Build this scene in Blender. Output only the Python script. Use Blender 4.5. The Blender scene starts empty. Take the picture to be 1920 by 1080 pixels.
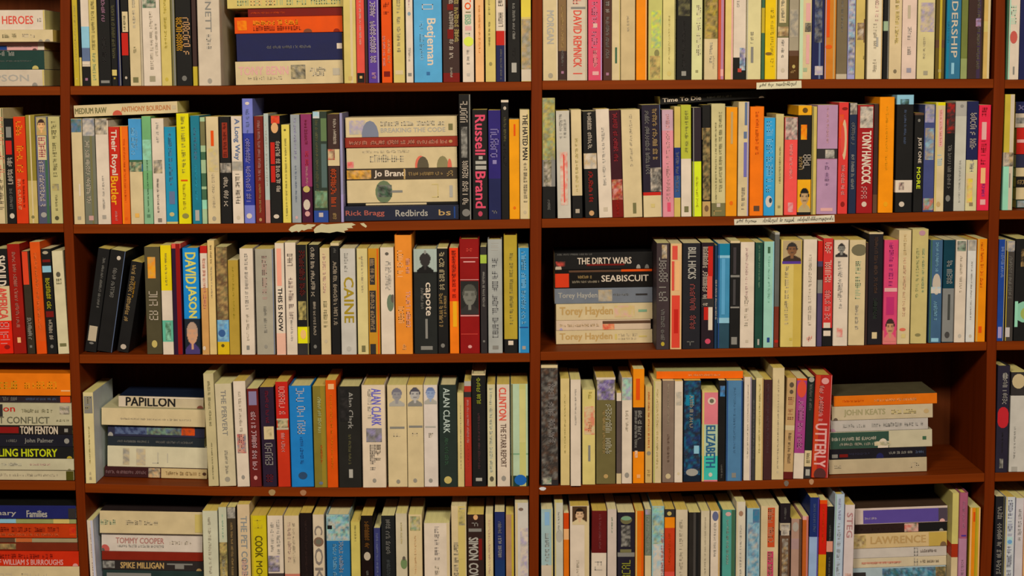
import bpy, math, random
from mathutils import Vector, Matrix, Euler

scene = bpy.context.scene
COL = scene.collection
W_PX, H_PX, F_PX = 1920, 1080, 3290.0

# ---- camera -------------------------------------------------------------------
PITCH, ROLL = math.atan(390 / F_PX), 0.0060
CAM = Vector((0.0, -3.32, 1.60))
cam_data = bpy.data.cameras.new('camera')
cam_data.sensor_width = 36.0
cam_data.lens = F_PX / W_PX * 36.0
cam = bpy.data.objects.new('camera', cam_data)
COL.objects.link(cam)
cam.location = CAM
cam_rot = (Matrix.Rotation(math.pi / 2 - PITCH, 3, 'X') @ Matrix.Rotation(-ROLL, 3, 'Z'))
cam.rotation_euler = cam_rot.to_euler()
cam_data.dof.use_dof = True
cam_data.dof.focus_distance = 3.34
cam_data.dof.aperture_fstop = 2.2
scene.camera = cam

# ---- light: warm shop lamps up in front of the shelves, dim warm room --------------
world = bpy.data.worlds.new('room_air')
world.use_nodes = True
world.node_tree.nodes['Background'].inputs[0].default_value = (1.0, 0.74, 0.46, 1)
world.node_tree.nodes['Background'].inputs[1].default_value = 0.15
scene.world = world
def area(name, loc, target, size, power, col):
    l = bpy.data.lights.new(name, 'AREA')
    l.shape = 'RECTANGLE'; l.size, l.size_y = size
    l.energy = power; l.color = col
    o = bpy.data.objects.new(name, l)
    COL.objects.link(o)
    o.location = loc
    o.rotation_euler = (Vector(target) - Vector(loc)).to_track_quat('-Z', 'Y').to_euler()
    return o
area('ceiling_lamp', (-0.75, -3.15, 2.62), (0, 0, 1.1), (0.7, 0.35), 73, (1.0, 0.82, 0.55))
area('ceiling_lamp', (0.75, -3.15, 2.62), (0, 0, 1.1), (0.7, 0.35), 64, (1.0, 0.82, 0.55))

scene.view_settings.view_transform = 'Standard'
scene.view_settings.look = 'None'
scene.view_settings.gamma = 1.0
scene.view_settings.use_curve_mapping = False
scene.view_settings.exposure = 0.0

# ---- helpers ------------------------------------------------------------------------
def at(px, py, Y=0.0):
    """the point of the vertical plane y=Y seen at a pixel of the 1920x1080 frame"""
    d = cam_rot @ Vector((px - W_PX / 2, -(py - H_PX / 2), -F_PX))
    t = (Y - CAM.y) / d.y
    return CAM + d * t

KR, KG, KB = 1.00, 0.80, 0.52      # what this warm light makes of a white sheet
def lin(c):
    c /= 255.0
    return c / 12.92 if c <= 0.04045 else ((c + 0.055) / 1.055) ** 2.4
def albedo(hexa):
    r, g, b = (lin(int(hexa[i:i + 2], 16)) for i in (0, 2, 4))
    return (min(.86, r / KR), min(.84, g / KG), min(.82, b / KB), 1.0)

PAL = dict(W=('white', 'ceb596'), w=('off-white', 'c0a888'), C=('cream', 'c6aa78'), c=('pale yellow', 'c2a658'),
  T=('tan', 'b48c50'), t=('beige', 'b09a78'), K=('black', '1a1816'), k=('charcoal', '302a26'), N=('navy', '1e2040'),
  n=('dark blue', '203a6a'), R=('red', 'b41e14'), r=('coral red', 'cc4634'), D=('maroon', '6e140f'), O=('orange', 'e07a0a'),
  o=('red-orange', 'd2460a'), A=('amber', 'dc9614'), Y=('yellow', 'd2be0a'), y=('mustard', 'b49628'), B=('blue', '3c82b4'),
  b=('pale blue', '82aab4'), E=('teal', '146e82'), e=('sky blue', '28a0be'), P=('purple', '503278'), p=('mauve', 'aa7280'),
  Q=('pink', 'cc4456'), q=('pale pink', 'd09484'), G=('green', '3c5a3c'), g=('dark green', '20382e'), M=('mint green', '8cbe96'),
  m=('sage green', '78966e'), V=('olive', '6e643c'), v=('lime green', 'c8cd1e'), H=('brown', '5a3c28'), h=('dark brown', '3a2620'),
  S=('grey', '7c7364'), s=('silver grey', 'a09480'), F=('blue grey', '5a6478'), f=('lilac', '9684a0'), Z=('peach', 'dca064'))
def colour(tok):
    return albedo(tok.split('#')[1] if '#' in tok else PAL[tok[0]][1])
def word(tok):
    return PAL[tok[0]][0]

# ---- materials ----------------------------------------------------------------------
def mat(name):
    m = bpy.data.materials.new(name); m.use_nodes = True
    nt = m.node_tree
    return m, nt, nt.nodes['Principled BSDF']
def node(nt, kind, **kw):
    n = nt.nodes.new(kind)
    for k, v in kw.items(): setattr(n, k, v)
    return n
def printed(name, rough, wear):
    m, nt, b = mat(name)
    a = node(nt, 'ShaderNodeAttribute', attribute_name='tint')
    tc = node(nt, 'ShaderNodeTexCoord')
    oi = node(nt, 'ShaderNodeObjectInfo')
    n1 = node(nt, 'ShaderNodeTexNoise'); n1.inputs['Scale'].default_value = 38; n1.inputs['Detail'].default_value = 6
    n1.noise_dimensions = '4D'
    nt.links.new(tc.outputs['Object'], n1.inputs['Vector'])
    nt.links.new(oi.outputs['Random'], n1.inputs['W'])
    mr = node(nt, 'ShaderNodeMapRange'); mr.inputs['From Min'].default_value = .3; mr.inputs['From Max'].default_value = .7
    mr.inputs['To Min'].default_value = 1 - wear; mr.inputs['To Max'].default_value = 1 + wear * .6
    nt.links.new(n1.outputs['Fac'], mr.inputs['Value'])
    mul = node(nt, 'ShaderNodeVectorMath', operation='SCALE')
    nt.links.new(a.outputs['Color'], mul.inputs[0]); nt.links.new(mr.outputs['Result'], mul.inputs['Scale'])
    nt.links.new(mul.outputs[0], b.inputs['Base Color'])
    mr2 = node(nt, 'ShaderNodeMapRange'); mr2.inputs['To Min'].default_value = rough - .08; mr2.inputs['To Max'].default_value = rough + .12
    nt.links.new(n1.outputs['Fac'], mr2.inputs['Value']); nt.links.new(mr2.outputs['Result'], b.inputs['Roughness'])
    b.inputs['Specular IOR Level'].default_value = .08
    bp = node(nt, 'ShaderNodeBump'); bp.inputs['Strength'].default_value = .12; bp.inputs['Distance'].default_value = .002
    nt.links.new(n1.outputs['Fac'], bp.inputs['Height']); nt.links.new(bp.outputs[0], b.inputs['Normal'])
    return m
M_COVER = printed('printed_cover_card', .50, .10)
M_INK = printed('printed_ink', .55, .05)
M_PAPER = printed('handwritten_paper', .8, .08)
def pages():
    m, nt, b = mat('page_edges')
    a = node(nt, 'ShaderNodeAttribute', attribute_name='tint')
    tc = node(nt, 'ShaderNodeTexCoord')
    mp = node(nt, 'ShaderNodeMapping'); mp.inputs['Scale'].default_value = (900, 12, 12)
    nz = node(nt, 'ShaderNodeTexNoise'); nz.inputs['Scale'].default_value = 1; nz.inputs['Detail'].default_value = 3
    nt.links.new(tc.outputs['Object'], mp.inputs['Vector']); nt.links.new(mp.outputs[0], nz.inputs['Vector'])
    mr = node(nt, 'ShaderNodeMapRange'); mr.inputs['From Min'].default_value = .3; mr.inputs['From Max'].default_value = .7
    mr.inputs['To Min'].default_value = .86; mr.inputs['To Max'].default_value = 1.06
    nt.links.new(nz.outputs['Fac'], mr.inputs['Value'])
    mul = node(nt, 'ShaderNodeVectorMath', operation='SCALE')
    nt.links.new(a.outputs['Color'], mul.inputs[0]); nt.links.new(mr.outputs['Result'], mul.inputs['Scale'])
    nt.links.new(mul.outputs[0], b.inputs['Base Color'])
    b.inputs['Roughness'].default_value = .85; b.inputs['Specular IOR Level'].default_value = .1
    return m
M_PAGES = pages()
def wood(name, c0, c1, axis, rough=.38):
    m, nt, b = mat(name)
    tc = node(nt, 'ShaderNodeTexCoord')
    mp = node(nt, 'ShaderNodeMapping')
    mp.inputs['Scale'].default_value = (2.0, 30, 60) if axis == 'x' else (60, 30, 2.0)
    nz = node(nt, 'ShaderNodeTexNoise'); nz.inputs['Scale'].default_value = 1.6; nz.inputs['Detail'].default_value = 7
    nz.inputs['Distortion'].default_value = .6
    nt.links.new(tc.outputs['Object'], mp.inputs['Vector']); nt.links.new(mp.outputs[0], nz.inputs['Vector'])
    cr = node(nt, 'ShaderNodeValToRGB')
    cr.color_ramp.elements[0].position = .3; cr.color_ramp.elements[0].color = (*c0, 1)
    cr.color_ramp.elements[1].position = .72; cr.color_ramp.elements[1].color = (*c1, 1)
    nt.links.new(nz.outputs['Fac'], cr.inputs[0]); nt.links.new(cr.outputs[0], b.inputs['Base Color'])
    b.inputs['Roughness'].default_value = rough; b.inputs['Specular IOR Level'].default_value = .05
    bp = node(nt, 'ShaderNodeBump'); bp.inputs['Strength'].default_value = .05; bp.inputs['Distance'].default_value = .001
    nt.links.new(nz.outputs['Fac'], bp.inputs['Height']); nt.links.new(bp.outputs[0], b.inputs['Normal'])
    return m
M_SHELF = wood('red_brown_veneer_shelf', (.135, .024, .0022), (.185, .034, .0035), 'x', .5)
M_POST = wood('red_brown_veneer_upright', (.112, .017, .0020), (.150, .024, .0030), 'z', .5)
M_BACK = wood('dark_veneer_back', (.075, .018, .006), (.105, .026, .008), 'z', .6)

# ---- mesh collector ----------------------------------------------------------------------
class MB:
    def __init__(s): s.v, s.f, s.c = [], [], []
    def face(s, pts, col):
        n = len(s.v); s.v += [tuple(p) for p in pts]
        s.f.append(tuple(range(n, n + len(pts)))); s.c.append(col)
    def box(s, a, b, col):
        x0, y0, z0 = a; x1, y1, z1 = b
        for q in (((x0,y0,z0),(x1,y0,z0),(x1,y0,z1),(x0,y0,z1)), ((x1,y1,z0),(x0,y1,z0),(x0,y1,z1),(x1,y1,z1)),
                  ((x0,y1,z0),(x0,y0,z0),(x0,y0,z1),(x0,y1,z1)), ((x1,y0,z0),(x1,y1,z0),(x1,y1,z1),(x1,y0,z1)),
                  ((x0,y0,z1),(x1,y0,z1),(x1,y1,z1),(x0,y1,z1)), ((x0,y1,z0),(x1,y1,z0),(x1,y0,z0),(x0,y0,z0))):
            s.face(q, col)
    def build(s, name, m, parent=None, M=None, weld=False):
        if not s.f: return None
        vs = [Vector(p) for p in s.v]
        if M is not None: vs = [M @ p for p in vs]
        fs = s.f
        if weld:
            idx, vv, mp = {}, [], []
            for p in vs:
                k = (round(p.x, 5), round(p.y, 5), round(p.z, 5))
                if k not in idx: idx[k] = len(vv); vv.append(p)
                mp.append(idx[k])
            vs = vv; fs = [tuple(mp[i] for i in f) for f in fs]
            keep = [i for i, f in enumerate(fs) if len(set(f)) == len(f)]
            fs = [fs[i] for i in keep]; s.c = [s.c[i] for i in keep]
        me = bpy.data.meshes.new(name)
        me.from_pydata(vs, [], fs)
        at_ = me.color_attributes.new('tint', 'FLOAT_COLOR', 'CORNER')
        buf = []
        for f, c in zip(fs, s.c):
            if isinstance(c[0], tuple):
                for q in c: buf += list(q)
            else: buf += list(c) * len(f)
        at_.data.foreach_set('color', buf)
        me.materials.append(m)
        o = bpy.data.objects.new(name, me)
        COL.objects.link(o)
        if parent: o.parent = parent
        return o

# ---- lettering -----------------------------------------------------------------------------
_glyphs = {}
def text_tris(txt):
    if txt in _glyphs: return _glyphs[txt]
    cu = bpy.data.curves.new('lettering', 'FONT'); cu.body = txt; cu.resolution_u = 2
    o = bpy.data.objects.new('lettering', cu); COL.objects.link(o)
    dg = bpy.context.evaluated_depsgraph_get(); dg.update()
    me = o.evaluated_get(dg).to_mesh()
    vs = [(v.co.x, v.co.y) for v in me.vertices]
    x0 = min(v[0] for v in vs); x1 = max(v[0] for v in vs); y0 = min(v[1] for v in vs); y1 = max(v[1] for v in vs)
    vs = [((x - x0) / (x1 - x0), (y - y0) / (y1 - y0)) for x, y in vs]
    fs = [tuple(p.vertices) for p in me.polygons]
    o.evaluated_get(dg).to_mesh_clear()
    bpy.data.objects.remove(o); bpy.data.curves.remove(cu)
    _glyphs[txt] = (vs, fs)
    return _glyphs[txt]

def scribble(rng, L, H):
    """worn, unreadable lettering: runs of small strokes along u in 0..L, height H (metres) -> rects"""
    out = []; u = 0.0; adv = max(.0019, H * .60); left = rng.randint(3, 9)
    while u + adv * .6 < L:
        if left == 0:
            u += adv * .8; left = rng.randint(2, 9); continue
        st = min(adv * .30, .0017); w = adv * .80
        k = rng.random(); h0 = 0 if k > .12 else H * .0
        cap = H if k > .35 else H * .82
        if k < .8: out.append((u, h0, u + st, cap))
        if k > .3: out.append((u + w - st, h0, u + w, cap * (.9 if k > .5 else .7)))
        for lvl, p in ((0, .5), (.45, .55), (1, .55)):
            if rng.random() < p:
                y = lvl * (cap - st); out.append((u, y, u + w, y + st))
        u += adv; left -= 1
    return out

# ---- one book --------------------------------------------------------------------------------
EPS = .0004
def make_book(name, w, d, h, cov, marks, hard, M, root, rng, pos):
    """local frame: x 0..w thickness, y 0..d away from the viewer, z 0..h; M takes it to its thing's frame.
    pos(v): photo coordinate along the spine -> z measured from the head, in metres."""
    t = .0024 if hard else .0006
    sq = .003 if hard else 0.0
    t = min(t, w * .18)
    r = min(.0022 if hard else .0011, w * .22)
    base = colour(cov)
    cuts = [(0.0, h)]
    cov_m = MB()
    ucol = base
    for m in marks:
        if m[0] == 'u': ucol = colour(m[1])
    bands = []
    for m in marks:
        if m[0] == 'b':
            a, b = (max(0, min(h, pos(float(v)))) for v in m[1:3])
            if b - a > .0008: bands.append((a, b, colour(m[3])))
    edges = sorted({0.0, h, *(round(b[0], 5) for b in bands), *(round(b[1], 5) for b in bands)})
    segs = []
    for a, b in zip(edges, edges[1:]):
        if b - a < 1e-5: continue
        mid = (a + b) / 2; c = base
        for q in bands:
            if q[0] <= mid <= q[1]: c = q[2]
        segs.append((h - b, h - a, c))
    prof = [(0, d), (0, r)] + [(r - r * math.cos(k * math.pi / 8), r - r * math.sin(k * math.pi / 8)) for k in (1, 2, 3)] + [(r, 0), (w - r, 0)] \
        + [(w - r + r * math.sin(k * math.pi / 8), r - r * math.cos(k * math.pi / 8)) for k in (1, 2, 3)] + [(w, r), (w, d)]
    inner = [(w - t, d), (w - t, t + r * .3), (t, t + r * .3), (t, d)]
    for z0, z1, c in segs:
        for k, ((xa, ya), (xb, yb)) in enumerate(zip(prof, prof[1:])):
            side = k in (0, len(prof) - 2) and ucol != base
            cov_m.face(((xa, ya, z0), (xb, yb, z0), (xb, yb, z1), (xa, ya, z1)), ucol if side else c)
    for (xa, ya), (xb, yb) in zip(inner, inner[1:]):
        cov_m.face(((xa, ya, 0), (xb, yb, 0), (xb, yb, h), (xa, ya, h)), base)
    for z, flip in ((0, 1), (h, 0)):
        loop = [(x, y, z) for x, y in prof + inner]
        cov_m.face(loop[::-1] if flip else loop, segs[-1][2] if flip else segs[0][2])
    for x in (0, w - t):
        cov_m.face(((x + t, d, 0), (x, d, 0), (x, d, h), (x + t, d, h)), base)
    cover = cov_m.build('cover', M_COVER, root, M, weld=True)
    tint = colour(rng.choice(['C#ecd47c', 'C#e8c45c', 'C#eedc94', 'C#e0b850', 'C#ead888']))
    pg = MB(); pg.box((t, t + r * .3 + .0004, sq), (w - t, d - (sq + .0008), h - sq), tint)
    pg.build('page_block', M_PAGES, root, M)

    lo, hi = r * .6, w - r * .6
    def q(mb, z0, z1, x0, x1, c, lift=EPS):
        x0 = max(lo, min(hi, x0)); x1 = max(lo, min(hi, x1)); z0 = max(.0004, z0); z1 = min(h - .0004, z1)
        if x1 - x0 < 1e-5 or z1 - z0 < 1e-5: return
        mb.face(((x0, -lift, z0), (x1, -lift, z0), (x1, -lift, z1), (x0, -lift, z1)), c)
    def ell(mb, zc, xc, rz, rx, c, lift):
        pts = []
        for k in range(14):
            a = 2 * math.pi * k / 14
            x = max(lo, min(hi, xc + rx * math.cos(a))); z = max(.0004, min(h - .0004, zc + rz * math.sin(a)))
            pts.append((x, -lift, z))
        mb.face(pts, c)
    lift = EPS
    mix = lambda p, q_, f: tuple(u * (1 - f) + v * f for u, v in zip(p, q_))
    def ground(v):
        for b in bands:
            if b[0] <= v <= b[1]: return b[2]
        return base
    for m in marks:
        lift += .00009
        k = m[0]
        mb = MB()
        if k == 'v':
            q(mb, 0, h, w * float(m[1]) / 100, w * float(m[2]) / 100, colour(m[3]), EPS * .5 + lift * .1)
            mb.build('spine_stripe', M_INK, root, M)
        elif k == 'r':
            a, b = pos(float(m[1])), pos(float(m[2]))
            q(mb, h - b, h - a, w * float(m[3]) / 100, w * float(m[4]) / 100, colour(m[5]), lift)
            mb.build('printed_panel', M_INK, root, M)
        elif k == 'o':
            zc = h - pos(float(m[1])); rz = abs(pos(float(m[1]) + float(m[3])) - pos(float(m[1])))
            ell(mb, zc, w * float(m[2]) / 100, rz, w * float(m[4]) / 100, mix(colour(m[5]), ground(h - zc), .15), lift)
            mb.build('printed_emblem', M_INK, root, M)
        elif k in 'pF':
            a, b = max(.0005, pos(float(m[1]))), min(h - .0005, pos(float(m[2])))
            if k == 'p': c0, c1 = (float(m[4]), float(m[5])) if len(m) > 5 else (5, 95)
            else: c0, c1 = float(m[3]), float(m[4])
            x0, x1 = max(lo, w * c0 / 100), min(hi, w * c1 / 100)
            if b - a < .001 or x1 - x0 < .0008: continue
            cell = .0024 if k == 'p' else .0014
            nz_, nx = max(2, round((b - a) / cell)), max(2, round((x1 - x0) / cell))
            if k == 'p':
                cs = [colour(ch) for ch in m[3]]
                mean = tuple(sum(c[i] for c in cs) / len(cs) for i in range(4))
                cz, cx = max(2, nz_ // 2), max(2, nx // 2)
                coarse = [[mix(cs[rng.randrange(len(cs))], mean, .25) for _ in range(cx + 2)] for _ in range(cz + 2)]
                def pic(u, v):
                    fu, fv = u * cx, v * cz; iu, iv = int(fu), int(fv); fu -= iu; fv -= iv
                    c = mix(mix(coarse[iv][iu], coarse[iv][iu + 1], fu), mix(coarse[iv + 1][iu], coarse[iv + 1][iu + 1], fu), fv)
                    return mix(c, cs[rng.randrange(len(cs))], .22)
            else:
                bg, skin, hair, cloth = (colour(t_) for t_ in m[5:9])
                asp = (b - a) / (x1 - x0)
                def pic(u, v):
                    X, Y = (u - .5) * 2, v
                    hy = .42; ry = .30; rx = min(.72, ry * asp * 1.55)
                    e = (X / rx) ** 2 + ((Y - hy) / ry) ** 2
                    if e < 1.0:
                        if Y < hy - ry * .42 or (abs(X) > rx * .8 and Y < hy): return hair
                        if abs(Y - hy + ry * .05) < ry * .12 and .2 < abs(X) / rx < .62: return mix(skin, hair, .7)
                        if abs(Y - hy - ry * .52) < ry * .09 and abs(X) / rx < .35: return mix(skin, hair, .6)
                        if X > rx * .35: return mix(skin, hair, .18)
                        return skin
                    if e < 1.22 and Y < hy: return hair
                    if Y > hy + ry * .9 and abs(X) < .3 + (Y - hy - ry * .9) * 4: return cloth if abs(X) > .16 or Y > .86 else skin
                    return bg
            C = [[pic(i / nx, j / nz_) for i in range(nx + 1)] for j in range(nz_ + 1)]
            for j in range(nz_):
                for i in range(nx):
                    idx = ((j + 1, i), (j + 1, i + 1), (j, i + 1), (j, i))
                    mb.face([(x0 + (x1 - x0) * ii / nx, -lift, h - (a + (b - a) * jj / nz_)) for jj, ii in idx], tuple(C[jj][ii] for jj, ii in idx))
            mb.build('cover_picture', M_INK, root, M, weld=True)
        elif k == 'e':
            sz = float(m[3]) / 100 if len(m) > 3 else .32
            z = h - pos(float(m[1])); rr = w * sz * .5; c = mix(colour(m[2]), ground(pos(float(m[1]))), .3)
            if rng.random() < .5: ell(mb, z, w / 2, min(rr * 1.2, .005), rr, c, lift)
            else: q(mb, z - rr, z + rr, w / 2 - rr, w / 2 + rr, c, lift)
            mb.build('publisher_mark', M_INK, root, M)
        elif k in 'tl':
            a, b = pos(float(m[1])), pos(float(m[2])); c = colour(m[3])
            ww, cc = (m[4].split('@') + ['50'])[:2]
            H = w * float(ww) / 100; xc = w * float(cc) / 100 - H / 2
            if k == 't':
                vs, fs = text_tris(' '.join(m[5:]))
                if a > -.02: a = max(.0022, a)
                if b < h + .02: b = min(h - .0022, b)
                bold = H * (.030 if float(ww) >= 45 else .018)
                for n_, (su, sv) in enumerate(((-1, -1), (1, 1), (-1, 1), (1, -1))):
                    o_ = len(mb.v)
                    mb.v += [(xc + y * H + sv * bold * .6, -lift - n_ * .00002, h - (a + x * (b - a)) + su * bold) for x, y in vs]
                    for f in fs: mb.f.append(tuple(o_ + i for i in f)); mb.c.append(c)
            else:
                a = max(.002, a); b = min(h - .002, b)
                c = mix(c, ground((a + b) / 2), .38)
                for u0, v0, u1, v1 in scribble(rng, b - a, H):
                    q(mb, h - (a + u1), h - (a + u0), xc + v0, xc + v1, c, lift)
            mb.build('title_lettering', M_INK, root, M)
    return cover

# ---- the bookcase: uprights and shelves -------------------------------------------------------------
DEPTH = .275
case = bpy.data.objects.new('bookcase', None); COL.objects.link(case)
case['label'] = 'red-brown veneered wooden bookcase with four bays of packed shelves'
case['category'] = 'bookcase'
# front faces of the uprights: (y, x left, x right) in the photo
POSTS = [[(-260, -352, -334), (540, -330, -312), (1300, -300, -282)],
         [(-260, 112, 131), (280, 113, 131), (430, 119.5, 137), (690, 131, 149), (930, 142, 159), (1080, 150, 166), (1300, 160, 177)],
         [(-260, 1000, 1018), (0, 998, 1017), (420, 994, 1015.5), (690, 994, 1013), (930, 992.5, 1010.5), (1300, 992, 1009)],
         [(-260, 1870, 1888), (0, 1868, 1885), (180, 1863, 1884), (420, 1854, 1873), (690, 1850, 1868), (930, 1846, 1865), (1080, 1838, 1858), (1300, 1830, 1849)],
         [(-260, 2240, 2258), (540, 2215, 2233), (1300, 2190, 2208)]]
def post_x(i, z, side):
    """world x of an upright's left (0) or right (1) face at height z"""
    P = [(at((a + b) / 2, y).z, at(a, y).x, at(b, y).x) for y, a, b in POSTS[i]]
    for (z0, l0, r0), (z1, l1, r1) in zip(P, P[1:]):
        if z1 <= z <= z0 or (z > z0 and (z0, l0, r0) == P[0]) or (z < z1 and (z1, l1, r1) == P[-1]):
            f = (z - z0) / (z1 - z0)
            return (l0 + (l1 - l0) * f, r0 + (r1 - r0) * f)[side]
GREY = (1, 1, 1, 1)
Z_TOP = at(900, -250).z
for i, P in enumerate(POSTS):
    zs = sorted({0.0, Z_TOP, *[min(Z_TOP, max(0, at(900, y).z)) for y in range(-200, 1301, 60)]})
    mb = MB()
    prev = None
    for z in zs:
        l, r = post_x(i, max(z, at(900, 1290).z), 0), post_x(i, max(z, at(900, 1290).z), 1)
        ring = [(l, 0, z), (r, 0, z), (r, DEPTH, z), (l, DEPTH, z)]
        if prev:
            for k in range(4):
                mb.face((prev[k], prev[(k + 1) % 4], ring[(k + 1) % 4], ring[k]), GREY)
        else: mb.face(ring[::-1], GREY)
        prev = ring
    mb.face(prev, GREY)
    o = mb.build('upright', M_POST, case, weld=True)
    bv = o.modifiers.new('bevel', 'BEVEL'); bv.width = .0012; bv.segments = 2; bv.limit_method = 'ANGLE'
# shelves: per bay (left upright, right upright) the front edge's (x, y top, y bottom)
BAYS = {'L': (0, 1), 'M': (1, 2), 'R': (2, 3), 'X': (3, 4)}
EDGE = {
 0: {'L': [(-300, -92, -75), (120, -92, -75)], 'M': [(120, -92, -75), (1000, -100, -83)], 'R': [(1010, -102, -85), (1880, -98, -81)], 'X': [(1880, -98, -81), (2200, -98, -81)]},
 1: {'L': [(-300, 164, 181), (120, 162, 178)], 'M': [(130, 161.5, 177.5), (420, 161, 177), (680, 156, 173), (1000, 153, 170)],
     'R': [(1015, 151.5, 168), (1440, 149, 167), (1880, 148, 165)], 'X': [(1880, 149.5, 166), (2200, 149, 166)]},
 2: {'L': [(-300, 421, 437), (130, 419.5, 436)], 'M': [(130, 421, 437), (400, 420, 437), (640, 417, 434), (1000, 411, 430)],
     'R': [(1013, 410.5, 428), (1440, 405, 422.5), (1860, 395, 411)], 'X': [(1860, 395, 411), (2200, 392, 409)]},
 3: {'L': [(-300, 664, 680), (140, 664.5, 680.5)], 'M': [(148, 665, 681), (560, 666, 682), (1000, 662.5, 680)],
     'R': [(1012, 660, 676.5), (1480, 652, 668), (1860, 641, 657)], 'X': [(1860, 640.5, 657), (2200, 636, 653)]},
 4: {'L': [(-300, 900, 917), (150, 903, 920)], 'M': [(155, 907, 923), (400, 913, 929), (640, 915, 932), (1000, 912.5, 931)],
     'R': [(1011, 912, 928), (1250, 906, 923), (1440, 901, 918), (1700, 893, 908), (1860, 887, 903)], 'X': [(1860, 887, 903), (2200, 880, 897)]},
 5: {'L': [(-300, 1160, 1177), (150, 1162, 1179)], 'M': [(155, 1164, 1181), (640, 1172, 1189), (1000, 1169, 1186)],
     'R': [(1011, 1168, 1185), (1440, 1157, 1174), (1860, 1142, 1159)], 'X': [(1860, 1142, 1159), (2200, 1136, 1153)]}}
SHELF = {}
for row, bays in EDGE.items():
    for bay, pts in bays.items():
        top = [(at(x, a).x, at(x, a).z) for x, a, b in pts]
        th = sum((at(x, a).z - at(x, b).z) for x, a, b in pts) / len(pts)
        SHELF[row, bay] = top
        def zt(x, top=top):
            for (x0, z0), (x1, z1) in zip(top, top[1:]):
                if x <= x1 or (x1, z1) == top[-1]:
                    return z0 + (z1 - z0) * (x - x0) / (x1 - x0)
        i, j = BAYS[bay]
        zm = top[0][1]
        xl = post_x(i, zt(post_x(i, zm, 1)) - .008, 1) + .0003; xr = post_x(j, zt(post_x(j, zm, 0)) - .008, 0) - .0003
        xs = [xl] + [x for x, _ in top if xl + .02 < x < xr - .02] + [xr]
        mb = MB(); prev = None
        for x in xs:
            z = zt(x)
            ring = [(x, .001, z - th), (x, .001, z), (x, DEPTH, z), (x, DEPTH, z - th)]
            if prev:
                for k in range(4): mb.face((prev[k], ring[k], ring[(k + 1) % 4], prev[(k + 1) % 4]), GREY)
            else: mb.face(ring, GREY)
            prev = ring
        mb.face(prev[::-1], GREY)
        o = mb.build('shelf_board', M_SHELF, case, weld=True)
        bv = o.modifiers.new('bevel', 'BEVEL'); bv.width = .001; bv.segments = 2; bv.limit_method = 'ANGLE'
def shelf_z(row, bay, x):
    top = SHELF[row, bay]
    for (x0, z0), (x1, z1) in zip(top, top[1:]):
        if x <= x1 or (x1, z1) == top[-1]:
            return z0 + (z1 - z0) * (x - x0) / (x1 - x0)
mb = MB(); mb.box((post_x(0, 1.2, 0), DEPTH + .0005, .05), (post_x(4, 1.2, 1), DEPTH + .006, Z_TOP), GREY)
mb.build('back_panel', M_BACK, case)

# the room the case stands in: floor below, plaster wall behind it
def room(name, a, b, hexa):
    mb = MB(); mb.box(a, b, albedo(hexa)); o = mb.build(name, M_PAPER); o['kind'] = 'structure'; return o
room('floor', (-4, -5, -.05), (4, .6, 0), '6a5034')
room('wall_back', (-4, DEPTH + .012, 0), (4, DEPTH + .1, 3.0), 'b8a684')
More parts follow.
